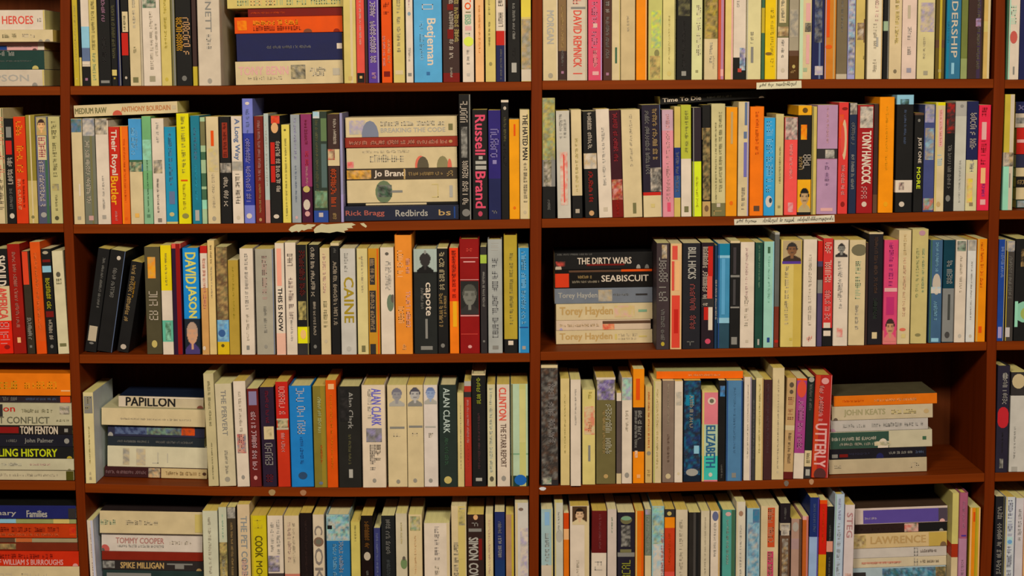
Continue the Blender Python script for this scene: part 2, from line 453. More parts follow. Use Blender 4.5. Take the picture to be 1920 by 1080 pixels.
# ---- spine notes: px positions of the photograph -----------------------------
# standing:  x0 x1 ytop COLOUR [Llean sSetback hHardback dDepth] | marks | extra words
# lying:     x0 x1 y0 y1 COLOUR ...
ROWS = {}
ROWS['1M'] = '''
130 146 -42 y | l 10 120 c 30; e 148 c
147 151 -30 c | b -30 108 K
152 167 -40 w | b -40 50 W; b 50 90 b; b 90 115 F; b 125 162 K; r 117 121 5 95 W; e 149 p
167 182 -38 c | l -20 95 V 40; l 100 150 m 40
183 206 -48 K | l 0 42 p 30; l 70 120 k 30; r 151 156 15 85 S
207 218 -30 K | l 10 110 V 50; r 131 142 10 90 c; e 147 y
219 225 -30 N | v 60 100 S
227 241 -40 K | r 22 60 20 95 C; r 62 104 5 90 R; l 30 58 V 30; e 146 W
242 262 -40 C | l 0 55 s 25; l 88 100 V 25; r 145 155 25 75 V
262 266 -20 t |
267 300 -48 W | p -48 15 KGWm 5 80; l 22 130 t 18; l 45 105 t 12@78; e 148 V
301 320 -35 c | l 0 30 y 25; l 33 95 y 25; e 149 y
321 328 -40 V | v 50 100 S
329 358 -48 K | l 33 105 Z 46@70; l 33 105 A 40@24; e 147 S
360 368 -20 h | b 125 162 y
370 412 -60 w h d190 | t -40 60 S 26 BENNETT; l 65 95 s 22; e 152 S 20
644 667 -45 c d150 | v 55 75 C; e 147 T
668 683 -40 r | l -10 85 W 25; r 137 159 0 100 K; e 145 c
684 689 -10 k | b 40 160 h
690 710 -48 P | l -40 0 W 50; l 3 33 W 50@45; l 40 121 W 55@45; v 86 100 f; l 134 150 q 40
715 734 -45 o | l -20 28 D 55; l 68 125 q 24@25; l 75 118 Z 26@72; r 134 144 20 80 D
737 758 -40 c | l 0 28 S 30; l 32 98 S 30; r 132 140 15 85 C
761 774 -35 W | e 26 E 45; l 90 115 s 30; l -30 15 p 25; r 137 143 25 75 S
776 828 -52 e#4f93b8 | l 8 16 W 40@50; l 20 26 W 60; t 35 122 W 40@58 Betjeman; l 40 115 b 14@28; e 138 n 12
830 861 -50 h | l -40 110 W 26@52; l -30 80 c 26@84; r 8 19 28 65 D; r 55 73 28 65 D; l 127 145 W 14; b 137 158 D
867 888 -40 W | t -20 18 o 55 B TO; r 22 24 30 75 V; t 28 46 m 55 BSB; r 49 57 25 80 q; l 62 70 m 50; o 78 55 9 45 v; l 94 123 s 25; e 140 s 25
891 907 -35 Z | l 10 100 O 20
910 929 -42 c | l -10 28 V 18@40; l 40 88 V 18@40; e 120 V
930 948 -40 W | l -30 16 K 50; l 24 52 K 50; b 58 85 R; b 85 162 N; l 92 150 S 20; v 88 100 s
952 975 -45 K | l 5 75 s 22; r 118 136 30 70 s; l 90 112 k 20
977 996 -40 c | b -40 32 Y#d0b23a; p 36 130 SsTV 5 95; b 130 152 w
'''  # the slim beige book between cream and white is a shadow edge modelled as a spine
ROWS['1Ms'] = '''
426 643 -12 12 c s40 | l 445 640 m 60; l 470 520 Z 60
465 641 15 30 D s45 | l 470 535 o 22
440 642 31 61 o s40 | l 475 565 A 28@65; l 475 565 D 28@30; o 577 6 8 18 H; o 631 4 6 18 D; p 445 463 Oo 20 80
444 642 62 113 N s40 | l 447 455 W 55; l 458 466 W 65; l 469 477 W 65; l 480 489 W 55; l 500 585 S 10; r 632 642 40 60 W
442 643 114 156 C s40 | t 448 541 q 36@60 TONY BENN; l 465 530 t 14@28; p 546 573 VSKC 22 82; l 580 615 s 18@62; l 585 610 s 18@42; e 631 s 30
'''
ROWS['1R'] = '''
1018 1046 -50 C | t 20 82 s 46 MORGAN; v 92 100 W; e 142 S
1047 1062 -40 T#7a5a36 | b 96 150 h; l 10 92 T 30; l 95 125 S 30; e 136 p
1063 1101 -48 w | l -46 8 r 40@50; r 13 17 20 92 S; t 20 63 r 40@52 DAVID; t 68 126 r 40@52 REMNICK; r 137 139 30 75 r; v 90 100 t
1103 1129 -42 Q | l -20 90 p 40@45; v 90 100 f; e 48 W 30; l 95 130 q 30; r 134 141 30 75 q
1131 1147 -45 h#4a2c22 | l -10 24 s 45; l 32 113 S 40; e 139 p
1147 1163 -40 C | r 89 119 38 62 G; v 88 100 c
1164 1191 -38 t#bd9f6c | l 30 60 t 14
1193 1213 -45 O | v 88 100 Z
1216 1242 -48 c#b4a85a | p 20 90 mcv 20 90; o 100 60 7 18 V; p 105 148 VcT 10 85
1243 1267 -45 C#c8b26a | l 30 120 c 12; e 138 c; v 90 100 V
1269 1296 -50 K | p -50 30 KVk 10 90; l 40 130 k 20; e 138 s
1297 1317 -42 C#c6bb7c | l 10 110 w 40@65; e 134 V 25
1321 1346 -48 T#8a7a3e | p -48 72 VyKT 5 95; b 73 150 C; l 80 120 s 22; l 105 130 t 14@70
1347 1358 -42 o#b84a28 | v 45 90 p; r 130 143 40 90 q
1360 1375 -40 c#cfaf63 | v 75 100 q
1375 1399 -46 W | l 2 16 s 20@35; b 108 150 K; p 90 132 bNWf 50 95; e 132 r 30
1400 1427 -38 C#cbb77c | l 60 82 S 20@38; r 88 118 30 48 S; v 0 8 s
1428 1434 -20 G | b -20 0 G; b 15 62 y
1435 1457 -45 Y#d8ac0c | l 15 130 y 30@60; o 101 30 3 30 H; v 88 100 c
1458 1479 -42 V | r -30 43 15 75 C; l -25 40 S 28@45; p 50 68 HTC 0 100; b 71 150 W; l 75 112 S 25@48; e 132 t
1480 1498 -40 t#988668 | b 95 105 H; b 105 150 H#4a2c10; p 18 70 tS 10 90; e 125 c; l 132 138 T 60
1499 1522 -44 C | r 6 40 52 88 q; p 43 60 CSK 45 95; r 65 120 56 82 q; e 131 m; v 0 30 M#b6bf90
1523 1546 -45 N | p -45 80 KNFS 20 80; v 55 70 F; p 124 141 sWf 25 90
1547 1568 -42 O#bf6e1c | v 0 10 f; v 75 88 T; o 88 35 4 30 o; r -40 70 15 40 o
1569 1589 -40 V#6c5a3e | b 139 150 t; l -10 60 S 20
1590 1604 -44 f#948aa4 | p -40 140 fFWhb 10 90
1605 1622 -42 T#c0a052 | p 43 75 HKWT 15 85; r 36 80 85 100 H; l 105 115 V 14@90
1627 1655 -48 W#d2bb93 | l -10 40 q 24@60; l 45 92 t 24; r 70 88 58 72 s; l 112 135 t 24; v 92 100 T
1657 1667 -38 K | b 40 58 M#8f9c74; v 80 100 S
1668 1691 -42 C#c9ab7a | l -10 84 y 30@60; e 134 K 28
1692 1719 -48 W#d2b094 | r 10 35 35 55 t; l 50 78 s 26; l 88 103 s 24; e 132 F 32
1721 1753 -50 C#c5af74 | p 5 60 fCSC 15 95; l 70 110 t 12@40; e 137 S 25
1755 1772 -44 V#5e4a1c | v 40 65 y; b 75 90 H; e 133 c
1775 1802 -48 n#2f6578 | t -44 108 w 42@55 LEADERSHIP; r 118 139 38 58 b; v 0 20 E; l 40 80 E 14@15
1803 1815 -40 V#6a6c30 | b 110 150 m#8a8c50
1816 1843 -46 h | l -10 130 V 20@70; p 35 50 pfH 50 85; v 60 85 P#3c2a3c
1845 1857 -40 T#c0984e | v 60 100 C; b 40 60 c
'''
ROWS['1L'] = '''
-112 84 19 54 W s30 | t 4 62 r 40@50 HEROES; l 70 78 s 18; r 81 84 0 100 c
-95 99 56 78 C s5 | l -40 33 V 34; l 42 65 w 30; o 76 4 4 16 S; o 89 4 5 18 S
-112 83 80 94 q s35 | r -60 13 5 60 n; r 71 83 0 100 W; o 65 5 4 20 K; l 15 60 s 15
-112 83 95 130 g s35 | l -50 35 s 26@85; o 66 5 6 16 c; l -40 60 S 6@45
-112 83 131 161 w s30 | t -60 54 s 40 SAMPSON; o 65 4 5 18 S; r 80 84 0 100 c
'''
ROWS['1X'] = '''
1888 1891 -40 G |
1892 1912 -42 W | l 10 50 M 50@40; v 65 100 W; o 70 45 12 35 R; r 125 140 45 60 S; v 0 12 M
1913 1935 -44 N | l 20 100 f 20
'''
ROWS['2M'] = '''
133 156 223 C | p 223 248 FESG 0 100; r 345 368 55 70 W; e 409 S
157 180 222 V#6b6650 | p 222 255 WSsF 0 100; l 264 385 w 34@35; v 58 75 V; e 409 q 38
181 205 222 W | p 222 252 CSKW 0 92; b 222 226 H; l 330 395 s 16; e 407 S 30
206 226 238 R#b82415 | t 244 328 W 66@42 Their Royal; t 331 384 A 66@42 Butler; l 396 415 q 22@50
227 242 237 o#dc5f12 | v 0 25 O; l 260 380 o 22; e 410 o
243 267 223 B#4287ac | l 240 290 b 26@34; l 245 282 b 16@62; b 300 308 G; p 304 322 GKmC 0 100; b 322 420 C; e 404 A 32
268 285 218 m#7ca072 | b 218 262 m#6b9a5e; p 262 300 mMM 0 100; l 300 400 G 14; b 320 355 m#6b9a5e; e 405 G 36
286 309 222 W | l 230 270 s 22; p 300 325 KCWS 10 80; l 335 400 K 16@40; e 413 K
310 331 238 E#1e7d92 | l 245 350 F 30; r 359 383 30 80 F; o 402 50 4 22 c; b 416 420 c
333 356 213 Y | l 218 328 V 30@52; r 337 340 25 80 o; l 345 395 y 24; o 405 55 5 28 V
359 376 217 E#1c6a74 | l 240 300 F 30; l 310 375 e 22; r 394 414 30 75 s
377 386 220 M#98a878 | b 228 273 V; b 285 300 G; b 325 350 G; b 355 375 G; b 375 392 M
388 411 219 C | r 245 274 38 62 o; p 278 322 Cct 15 90; l 325 390 t 22; e 410 S
413 433 219 K | r 230 296 25 75 o#8a2c18; l 232 294 D 30; b 306 324 t; p 306 324 WSK 0 100; l 332 390 W 44; 
435 455 218 W | t 223 300 F 58@50 A Long Way; p 303 320 sSt 0 100; l 326 386 K 44@52; e 408 t
456 476 185 f#6e6ea4 h | b 250 385 n#28307a; l 205 250 F 30; l 260 382 f 44@45; o 194 50 3 20 W; o 405 46 5 26 W
478 495 218 D#6c1e14 | l 226 340 q#b08070 30; l 345 400 T 22; e 412 T
496 505 213 s#a4a694 | b 375 419 q#b07a68; l 230 350 W 30
506 527 217 K | p 217 232 rRo 20 95; o 240 50 10 32 Z; l 265 366 W 38@74; r 267 308 10 48 R; r 311 342 10 48 R; o 406 50 4 25 W; 
529 544 234 C#cfb44a | o 244 45 2 14 K; l 260 410 V 22
546 563 215 s#8e8c84 | l 222 300 f 26; l 310 380 F 18; e 408 q 30
565 585 214 p#822c4e | l 225 272 D 26; l 284 312 R 34@55; l 312 350 q 20; o 355 45 6 32 c; b 350 420 P#401428; o 384 45 10 32 W; o 401 50 5 24 q
587 614 209 k#2c3428 | l 225 360 V 18@28; r 222 265 58 100 m#5a6a40; r 270 352 58 95 F#4c5a50; p 208 222 bW 5 50; p 358 390 mGV 10 95; b 395 420 n#28407a; e 403 W 30
615 637 214 h | l 223 275 W 26@62; b 280 311 C; p 280 300 rCh 0 60; l 317 388 o 46@45; l 400 412 T 30; 
638 643 212 f#8a7f92 | b 365 420 f
861 883 177 K | l 190 232 W 62@42; p 238 296 SKs 18 70; l 302 384 W 50@50; o 399 55 7 34 S; v 88 100 S
886 914 206 K | t 216 290 Q 66@52 Russell; r 293 299 42 68 s; r 302 308 20 92 s; r 311 318 20 92 s; t 322 390 Q 66@52 Brand; e 401 Q 30
916 939 207 N#2a1f5a | l 242 300 f 66@50; e 304 f; b 335 420 N; l 395 405 S 50
940 954 188 K d150 | b 188 192 W; e 203 W 40; l 220 265 V 34; l 270 315 k 40
955 974 224 A#dc8a0e | r 233 255 45 62 o; e 390 o 26
975 993 206 C | t 215 300 K 50@55 THE HATED MAN; l 305 382 K 36@55; v 85 100 c; e 398 t
'''
ROWS['2Ms'] = '''
648 857 219 257 C s30 | p 655 685 Cfs 15 85; o 694 5 16 78 F; l 714 835 s 22@66; t 714 835 s 22@34 BREAKING THE CODE; r 841 849 30 62 V
647 858 257 274 R#8a2c1c s28 | l 655 840 q#c08868 40; e 845 T
650 857 276 314 C s32 | l 680 770 t 12@80; l 694 760 S 34@48; p 651 663 qr 5 35; o 789 9 11 50 r; o 793 5 11 50 K; o 830 6 11 50 V; o 843 3 4 40 r
650 857 316 336 h#3c3024 s32 | p 650 696 kTZAA 10 90; t 702 760 W 70 Jo Brand; r 757 760 0 100 T; l 766 832 T 30; l 838 850 T 50
651 858 337 379 C s32 | l 690 700 c 70; o 720 48 16 50 G; p 708 735 SKG 25 78; r 735 755 44 54 S; l 762 770 C 60; l 810 822 c 60; r 843 849 20 72 s
652 859 380 386 K s32 | r 686 800 10 90 C
642 860 386 414 k#222430 s14 | t 648 721 q#a05040 44 Rick Bragg; t 742 802 s 44 Redbirds; t 823 845 T 40 bs; r 851 854 10 90 n
'''
ROWS['2Mf'] = '''
130 337 194 216 C s25 T-2.1 | t 141 200 V 48 MEDIUM RAW; o 220 5 9 40 R; t 228 320 Z#b06a3a 44 ANTHONY BOURDAIN; e 327 t
'''
ROWS['2R'] = '''
1016 1041 184 V#8f8a48 | p 184 300 yVScm 5 95; b 300 350 S; p 300 350 WVSK 10 70; b 350 412 K; l 375 395 S 22
1044 1069 208 w#b8a88e L3 | l 215 262 S 24@35; l 225 260 S 18@66; p 285 385 wqWrw 25 80; r 290 380 48 58 r
1072 1091 206 C L3 | l 260 360 c 26; b 367 412 K; e 396 w 40
1095 1119 209 K L5 | l 212 285 W 32; b 288 317 Z#c0a070; p 288 317 TWs 0 100; l 322 382 R 34; e 400 Z 40
1120 1145 205 W L7 | l 240 350 s 22; e 393 t
1145 1166 207 k#38141a L7 | l 212 305 D#a02428 40; b 337 412 D; p 337 375 RTqD 0 100; l 375 405 R 20
1167 1202 206 C L6 | l 215 312 t 14; r 381 401 50 68 V
1205 1240 197 k#241c26 L5 | l 208 330 S 24@28; l 205 300 T 26@68; p 315 360 WSkk 40 100; b 361 367 R; b 367 412 C; e 386 c 20; v 95 100 F
1242 1263 206 q#cc7c7c L3 | b 206 245 p#b88c8c; l 215 380 q 30; r 380 397 40 70 Q
1263 1276 200 C#bfa04e L1 | b 277 330 n#1e2a5c; b 330 371 n#2e4a70; l 285 360 S 50; 
1277 1296 197 c#a8a22e L2 | l 208 290 V 30@55; b 298 412 W; r 387 398 30 72 V
1299 1315 202 k#2a2024 L2 | b 303 410 v; v 0 15 S; l 330 390 y 26
1317 1332 197 K L2 | b 240 262 T; p 240 375 KTVK 0 100; b 378 410 T; o 391 50 6 26 H
1334 1360 195 c#bca870 L2 | l 230 380 V 12@32; l 210 360 V 22@65; b 381 410 V; e 385 W 26; l 395 402 T 70
1361 1382 201 A#dc8410 | r 210 270 40 60 T; e 381 o
1384 1404 191 C | r 192 235 58 82 F; r 247 260 50 80 F; r 267 332 52 82 F#6a6090; v 88 100 f; l 352 395 S 30
1406 1432 200 O#e0680c h | l 210 290 o 22; r 386 396 30 72 H
1432 1453 221 e#2f8cb0 | l 228 360 b 56@50; o 378 48 11 32 W; o 376 62 5 14 K
1454 1469 214 c#bea668 | l 275 345 V 22@55; e 388 V
1471 1495 220 r#dc483e | p 220 262 KqWS 0 100; l 270 335 q 22; p 380 398 Qqq 30 70
1496 1521 198 K | b 198 216 A; o 207 50 5 20 K; p 234 262 OoA 20 65; l 290 322 W 62@70; l 292 318 T 30@22; b 337 398 A; F 348 398 8 98 A T#b08858 K t#a89060
1522 1531 200 C#bfa24e | v 0 30 V
1532 1570 197 p#a87c8c | l 200 270 q 10@50; b 279 298 k; p 281 297 sWK 40 85; b 298 300 p; l 305 350 p#8a607a 20@50; r 390 396 20 80 q
1572 1590 192 r#cc342c | o 204 60 3 30 D; p 215 260 roo 5 50; o 262 58 38 26 C; o 262 40 28 22 r; l 310 365 q 36; o 383 50 5 22 D
1592 1606 193 k#20283a | p 193 215 SWK 0 100; l 230 270 S 50; l 290 355 s 40
1607 1637 197 D#941618 | p 200 240 WsKW 15 95; t 246 281 W 56@58 TONY; t 284 345 W 56@58 HANCOCK; l 350 372 q 44@50; o 383 48 5 16 W
1638 1646 195 h |  b 365 400 H
1648 1676 182 O#e48208 h | l 200 320 A 14; e 383 A 30
1680 1712 178 K h | b 178 196 b; p 186 196 KGb 20 70; l 205 270 F 14; b 338 361 W; p 342 356 KqW 20 50; o 383 38 5 16 W
1714 1731 212 K | b 212 216 H; o 226 45 3 14 S; t 258 306 W 44@55 JUST ONE; t 314 354 v 40@50 MORE; 
1732 1752 196 F#3e4266 | p 196 230 ftF 5 90; p 240 300 FbTF 10 90; p 372 394 mbrG 0 100
1753 1771 192 C | b 192 198 Y; r 206 275 35 75 q; l 206 275 r 20@55; v 0 20 c; l 290 310 b 50; o 383 45 5 20 T
1772 1789 193 K | p 193 250 KRkk 10 100; l 272 355 S 40; o 372 40 6 26 S
1790 1811 190 w#b6aa90 | b 190 218 s; o 199 55 3 16 S; l 300 380 s 16
1812 1833 190 C#c4b078 | b 190 300 N; l 212 283 w 56@55; l 300 325 F 36; b 325 350 C; p 335 380 TZCY 10 60; e 383 H
1834 1856 197 Q#d8243c | l 202 226 D 44@45; r 229 262 25 65 q; l 264 312 D 44@45; r 315 344 25 65 Z; l 345 372 P 26; r 374 384 25 70 q
'''
ROWS['2Rf'] = '''
1238 1436 174 190 K s60 T-3.4 | t 1243 1315 W 46 Time To Die; l 1326 1372 S 24; o 1428 5 5 20 W
'''
ROWS['2L'] = '''
-14 9 203 C | l 212 330 r 90@70; l 335 395 K 44@60; v 86 100 V
11 27 222 K | r 238 258 20 80 S; r 264 290 10 80 R; l 296 345 W 60; l 354 395 S 34; o 405 55 5 28 W
28 50 219 o#cc3410 | l 228 265 A 52; l 274 325 A 56; l 336 393 Z 30@34; l 336 390 D 16@70
51 68 216 y#8a7428 | v 40 55 C; b 339 419 C#b89a54; o 407 45 3 18 V
69 92 219 S#5c5868 | F 220 254 10 90 c#a89058 Z h T; r 255 300 15 85 C; l 258 300 r 55; l 302 386 W 40@40; v 70 92 G; b 386 419 F#4a4854; o 403 45 5 24 s
93 116 219 c#b4a264 | l 228 262 V 42; l 268 335 V 34; p 345 357 VSc 20 75; l 365 395 V 20; o 409 50 4 18 K
'''
ROWS['2X'] = '''
1882 1901 177 w h d180 | b 177 286 y#b89c30; v 55 100 w; p 286 312 SKWT 0 100; b 312 396 M; r 325 352 60 70 S; 
'''
ROWS['2Xs'] = '''
1905 2085 190 211 N s50 | l 1910 2060 f 40
1904 2085 212 238 w s50 | p 1905 2070 KsS 30 70
1906 2088 239 288 R s50 | r 1907 2080 44 56 q
1905 2085 289 313 k#2a2838 s50 |
1905 2080 314 330 C s50 |
1905 2086 331 350 K s50 | l 1907 2060 T 40
1905 2080 351 373 C s50 |
1905 2084 374 395 g s50 | p 1907 1960 bsS 10 90
'''
ROWS['3M'] = '''
171 193 468 K L-33 s25 | l 485 580 S 22@62; r 613 641 15 85 t; o 645 50 2 20 S
194 223 472 K L-33 s22 | o 486 60 4 13 W; l 505 560 S 26@46; v 94 100 F
232 254 493 K L-33 s22 | l 500 605 T 34@34; e 652 W 50; l 530 560 A 12@60
273 302 463 V#4a4028 s8 | p 482 522 AOT 20 70; l 546 602 W 56@50; o 645 50 7 18 c
303 323 460 Y#d8b80c | l 475 535 V 18@50; b 545 601 W; b 601 641 M#5aa07c; b 641 666 W; p 604 638 MG 30 80
324 341 457 P#2a1428 d170 | v 45 92 D#84100e; b 457 466 r
344 374 465 n#1878ac h d170 | t 474 532 c#c8b850 64@50 DAVID; t 536 596 c#c8b850 64@50 JASON; b 598 666 k#1e2226; F 598 666 5 95 k#1e2226 Z#c08860 t#a88468 P#44345c
377 390 461 W | b 461 475 R; b 475 484 W; l 485 580 o 40@55; b 540 665 Z#c08848; o 653 30 4 22 W
391 404 451 C#cda866 d160 | l 460 495 H 24; l 500 560 t 20
406 428 463 H#5e4828 | p 463 600 HTVH 5 95; p 600 640 bbFB 5 95; b 600 641 b#6a98b0; o 625 40 7 30 n; b 641 665 Y#c8a014; o 648 45 3 14 K
429 448 488 T#a8842e | l 500 600 y 16
451 476 466 W | l 476 585 S 24@48; l 590 640 t 20; r 648 656 38 60 S
480 514 467 t#9c8e74 | l 480 565 q#a87868 26; l 575 625 S 16; e 650 S 18; v 94 100 F
517 534 456 W | r 466 536 20 70 r#e09070; t 540 621 K 48@50 THIS IS NOW; b 625 665 r#d8a080
536 556 455 W | l 476 500 h 50@45; l 520 600 h#705048 44@50; l 600 640 s 18
557 578 459 K | l 470 560 D 50; p 565 600 VcK 10 80; b 613 644 Y#d8c80c; o 627 50 9 26 Z; b 644 666 k; v 88 100 V
580 599 459 K | l 464 558 w 40@40; l 566 630 w 26@50; e 650 S
601 619 465 C | l 475 550 q 30@45; l 565 615 V 40@50; e 640 t
621 637 456 K d165 | b 456 461 C; l 490 613 t#b09878 46@50; l 466 475 S 30
639 667 466 W#b8aa94 | l 475 515 s 24@40; t 520 605 y#9a7c1c 64@55 CAINE; e 654 s
670 690 466 C#c8b070 | l 480 550 t 18; o 484 30 2 12 T; r 648 660 35 70 V
691 712 466 A#b87c1c | r 484 534 14 60 k; l 486 530 S 36@36; r 545 623 10 66 k; l 548 620 S 36@36; r 645 665 10 60 k; v 80 90 o
714 739 464 W | o 476 50 3 14 K; l 490 545 s 26; l 490 545 s 20@70; o 568 72 16 26 G; o 560 90 8 14 K
741 773 441 O#d87c24 h | l 470 525 Z#e4a870 34@32; l 485 512 q 22@76; l 575 616 Z 34@34; l 546 616 q 26@76; l 645 655 Z 20
776 820 467 k#22221e h | b 467 510 s#9ca08c; F 470 512 15 85 s#9ca08c k k K; t 530 592 W 32@58 capote; l 540 580 S 12@36; r 598 635 48 58 S; r 649 656 28 78 S; o 473 50 4 5 S
821 840 464 K d165 | b 464 466 C; l 473 545 C 50@42; l 550 613 T 36@30; l 555 595 T 26@72; o 648 45 4 20 S
843 860 465 o#d83410 | l 470 520 K 44@50; b 565 666 O#e06c10; r 565 613 35 80 A; l 470 560 D 36; 
862 899 448 D#84100f h | l 466 475 r 30; r 483 484 5 95 q; r 490 492 20 80 q; r 524 525 0 100 q; F 527 590 4 98 k#24221e S#6e6858 V#4a463a k; r 591 593 0 100 q; l 616 620 r 50; r 626 627 5 90 r; o 650 50 3 10 q
901 913 463 k#2c2624 | b 478 494 v#9aa838; l 510 575 s 36; e 640 S
915 942 449 s#9a9484 h | l 455 470 s 50; l 484 638 S#4a4444 40@50; r 648 655 30 70 S
945 970 441 y#a88a28 h | l 475 610 V 26@55; b 636 664 K; r 639 647 30 68 W
972 992 465 e#2878a0 | l 472 608 b 42@50; r 613 615 10 90 n; v 6 14 b; e 652 T
'''
ROWS['3R'] = '''
1231 1255 456 h#3a2c2a | p 459 485 WTKS 40 80; l 483 574 s 66@52; l 580 638 S 30; o 645 50 4 14 y
1257 1278 457 Z#d0a068 | r 461 487 15 62 r; r 490 545 12 34 r; r 490 545 42 82 Z; r 554 652 12 84 r#cc3c28; r 580 625 32 70 R
1280 1313 456 k#201e20 | t 464 523 s 44@52 BILL HICKS; l 533 622 D#a0443a 34@58; l 640 646 S 50
1315 1339 455 k#24181c | r 462 518 50 88 R; l 463 572 W 40@30; r 518 560 45 85 r; b 558 576 k; r 576 600 20 55 R; r 576 619 55 88 W; o 640 52 5 22 Q
1340 1345 460 N#1c3448 | l 525 600 W 60
1346 1368 457 E#3c7c94 | b 457 479 E; b 479 484 b; b 596 606 b; b 606 655 G#28424a; v 0 12 n; r 485 590 30 60 e#5490a8
1369 1387 452 K | r 516 520 0 100 S; r 464 514 30 60 k#3a3230; r 575 578 0 100 S; r 524 572 30 56 k#403a36; r 632 646 15 75 S; b 452 456 C
1388 1414 454 W | l 465 560 q#c89888 18@45; l 555 615 t 28@45; e 640 t 20
1416 1430 455 g#1e4030 | l 460 540 m 20; r 636 647 35 60 s
1432 1451 453 M#90b496 | r 463 475 35 60 G; l 480 570 M 20; r 633 642 36 62 n; v 88 100 b
1452 1461 436 S#5a564c d170 | b 436 440 s; b 575 660 R#702c1c; o 640 50 3 40 R
1464 1503 450 C#c8aa58 | F 451 491 8 95 t#a88c60 H#7c5030 k k#3a2a20; r 490 495 5 95 P; l 500 612 t 18@28; v 60 100 c#bc9a40; e 636 y 12
1506 1531 449 W | l 478 560 t 22; l 560 612 t 22; l 630 640 r 40
1533 1542 452 P#4a3c50 | b 452 490 R; b 500 525 h; b 525 550 S
1543 1561 447 R#c0302a | l 455 480 W 66; l 488 530 W 66; l 545 570 q 60; l 575 600 q 60; r 605 615 10 80 W; b 615 650 K; r 620 630 10 85 W
1563 1590 450 W | F 454 482 8 92 W S k k; l 490 560 S 20@38; l 500 580 s 22; p 615 632 qrW 25 65
1592 1622 450 C | o 469 60 11 50 V#4a4630; l 490 560 m 34@55; l 570 620 s 20; l 633 637 T 70
1623 1627 455 h |
1628 1655 436 k#1e1a1c h d180 | b 436 439 C; l 445 550 H 24; l 560 600 k#2c3826 30; r 623 635 30 65 C
1657 1683 450 Q#c83c5c | l 455 540 P#8c1c64 30@50; r 540 547 5 95 q; r 557 590 20 75 Q#b02858; b 620 645 r#cc6c60; F 593 640 8 92 Q#c83c5c T#b88058 h r#cc6c60
1684 1707 432 C d170 | l 440 480 T 24; l 483 595 r#cc8c68 22; o 618 42 3 26 r; e 630 c
1709 1739 430 c#b8a060 d170 | l 466 550 m 14@70; l 466 560 c#989860 18@35; o 437 60 5 20 p; o 628 45 3 18 V
1743 1766 450 F#3c566a | l 455 510 b 24@55; o 533 55 20 34 w; p 538 550 wbW 10 90; l 565 600 b 30; r 634 641 20 80 b; v 0 14 G
1768 1789 450 g#0e343c | l 489 532 s 50@55; b 541 641 S#7a7468; r 552 600 45 66 V#3e3c34; o 628 45 6 22 k
1791 1811 450 W | p 452 471 SKms 10 90; l 480 550 t 22; e 630 s
1813 1829 450 W#c8bca8 | p 450 470 Ssw 0 90; l 490 600 s 16; e 630 t
1831 1849 448 O#dc7c08 | l 455 540 o 30; r 612 624 30 62 o; v 0 20 Z#c09040
'''
ROWS['3Rs'] = '''
1040 1224 473 503 K s90 | t 1083 1184 W 38@50 THE DIRTY WARS; r 1100 1171 22 32 D; o 1047 4 6 30 w; p 1042 1060 rhkK 20 50; o 1197 4 4 22 s; o 1213 4 4 22 S; l 1045 1110 S 10@90
1040 1226 505 538 k#14100e s92 | r 1041 1067 5 80 R#c83414; r 1067 1226 86 96 H; r 1165 1226 86 98 o; t 1128 1216 W 34@50 SEABISCUIT; l 1084 1110 T 16@60; l 1073 1125 t 12@34
1040 1226 540 568 S#6a6a6a s90 | t 1047 1120 s 44 Torey Hayden; p 1122 1148 StsT 12 88; r 1192 1214 48 60 k; l 1150 1180 S 14@55
1043 1229 569 598 C s88 | t 1050 1149 T 62 Torey Hayden; p 1152 1190 Cqc 15 85; r 1197 1213 45 60 m
1043 1220 600 617 C#c8a884 s88 | p 1130 1152 Zr 0 60; l 1050 1125 T 26; o 1052 3 3 24 f; r 1130 1220 62 90 H; r 1221 1222 0 10 G
1043 1231 619 648 C s88 | t 1050 1148 T 62 Torey Hayden; l 1160 1195 t 20@62; l 1160 1195 t 16@35; r 1198 1213 45 56 c; r 1153 1157 30 70 c
'''
ROWS['3L'] = '''
-8 19 467 K L5 | b 467 472 K; t 480 536 W 66 SHOULD; b 537 602 C; t 540 598 r 60 AMERICA; b 602 664 R#d8200c; l 605 648 q 66; o 651 60 4 20 D
18 43 458 D#90160c L6 d165 | l 473 615 q#b07860 28; r 633 643 35 62 Z
46 60 471 k#34291c L5 | r 472 534 0 80 r#d03c1c; l 596 640 s 56; e 650 S
62 81 454 o#cc4a10 L6 | l 475 620 Z#e07030 24; b 640 664 o
83 101 467 K L6 | o 474 45 3 30 t; r 487 492 10 90 D; r 499 511 0 95 b; l 522 580 Y#c8b41c 46; r 584 595 10 90 D; l 600 636 w 40; e 650 S
103 125 471 C#c8b486 L6 | o 515 48 5 20 K; l 523 534 V 46; r 644 650 20 80 V
'''
ROWS['3X'] = '''
1871 1884 449 n#1c3c7c | l 463 522 F#8090b0 40@55; r 613 634 15 70 f; v 88 100 c
1886 1901 452 k#403830 | b 452 470 s; p 452 472 wSF 10 90; l 480 560 S 40; r 614 632 5 60 q#b8a898; v 0 14 y
1903 1935 448 K | p 467 500 TKKK 30 100; o 585 60 20 60 M; o 588 70 12 34 c#a0a850; r 565 613 0 20 M
'''
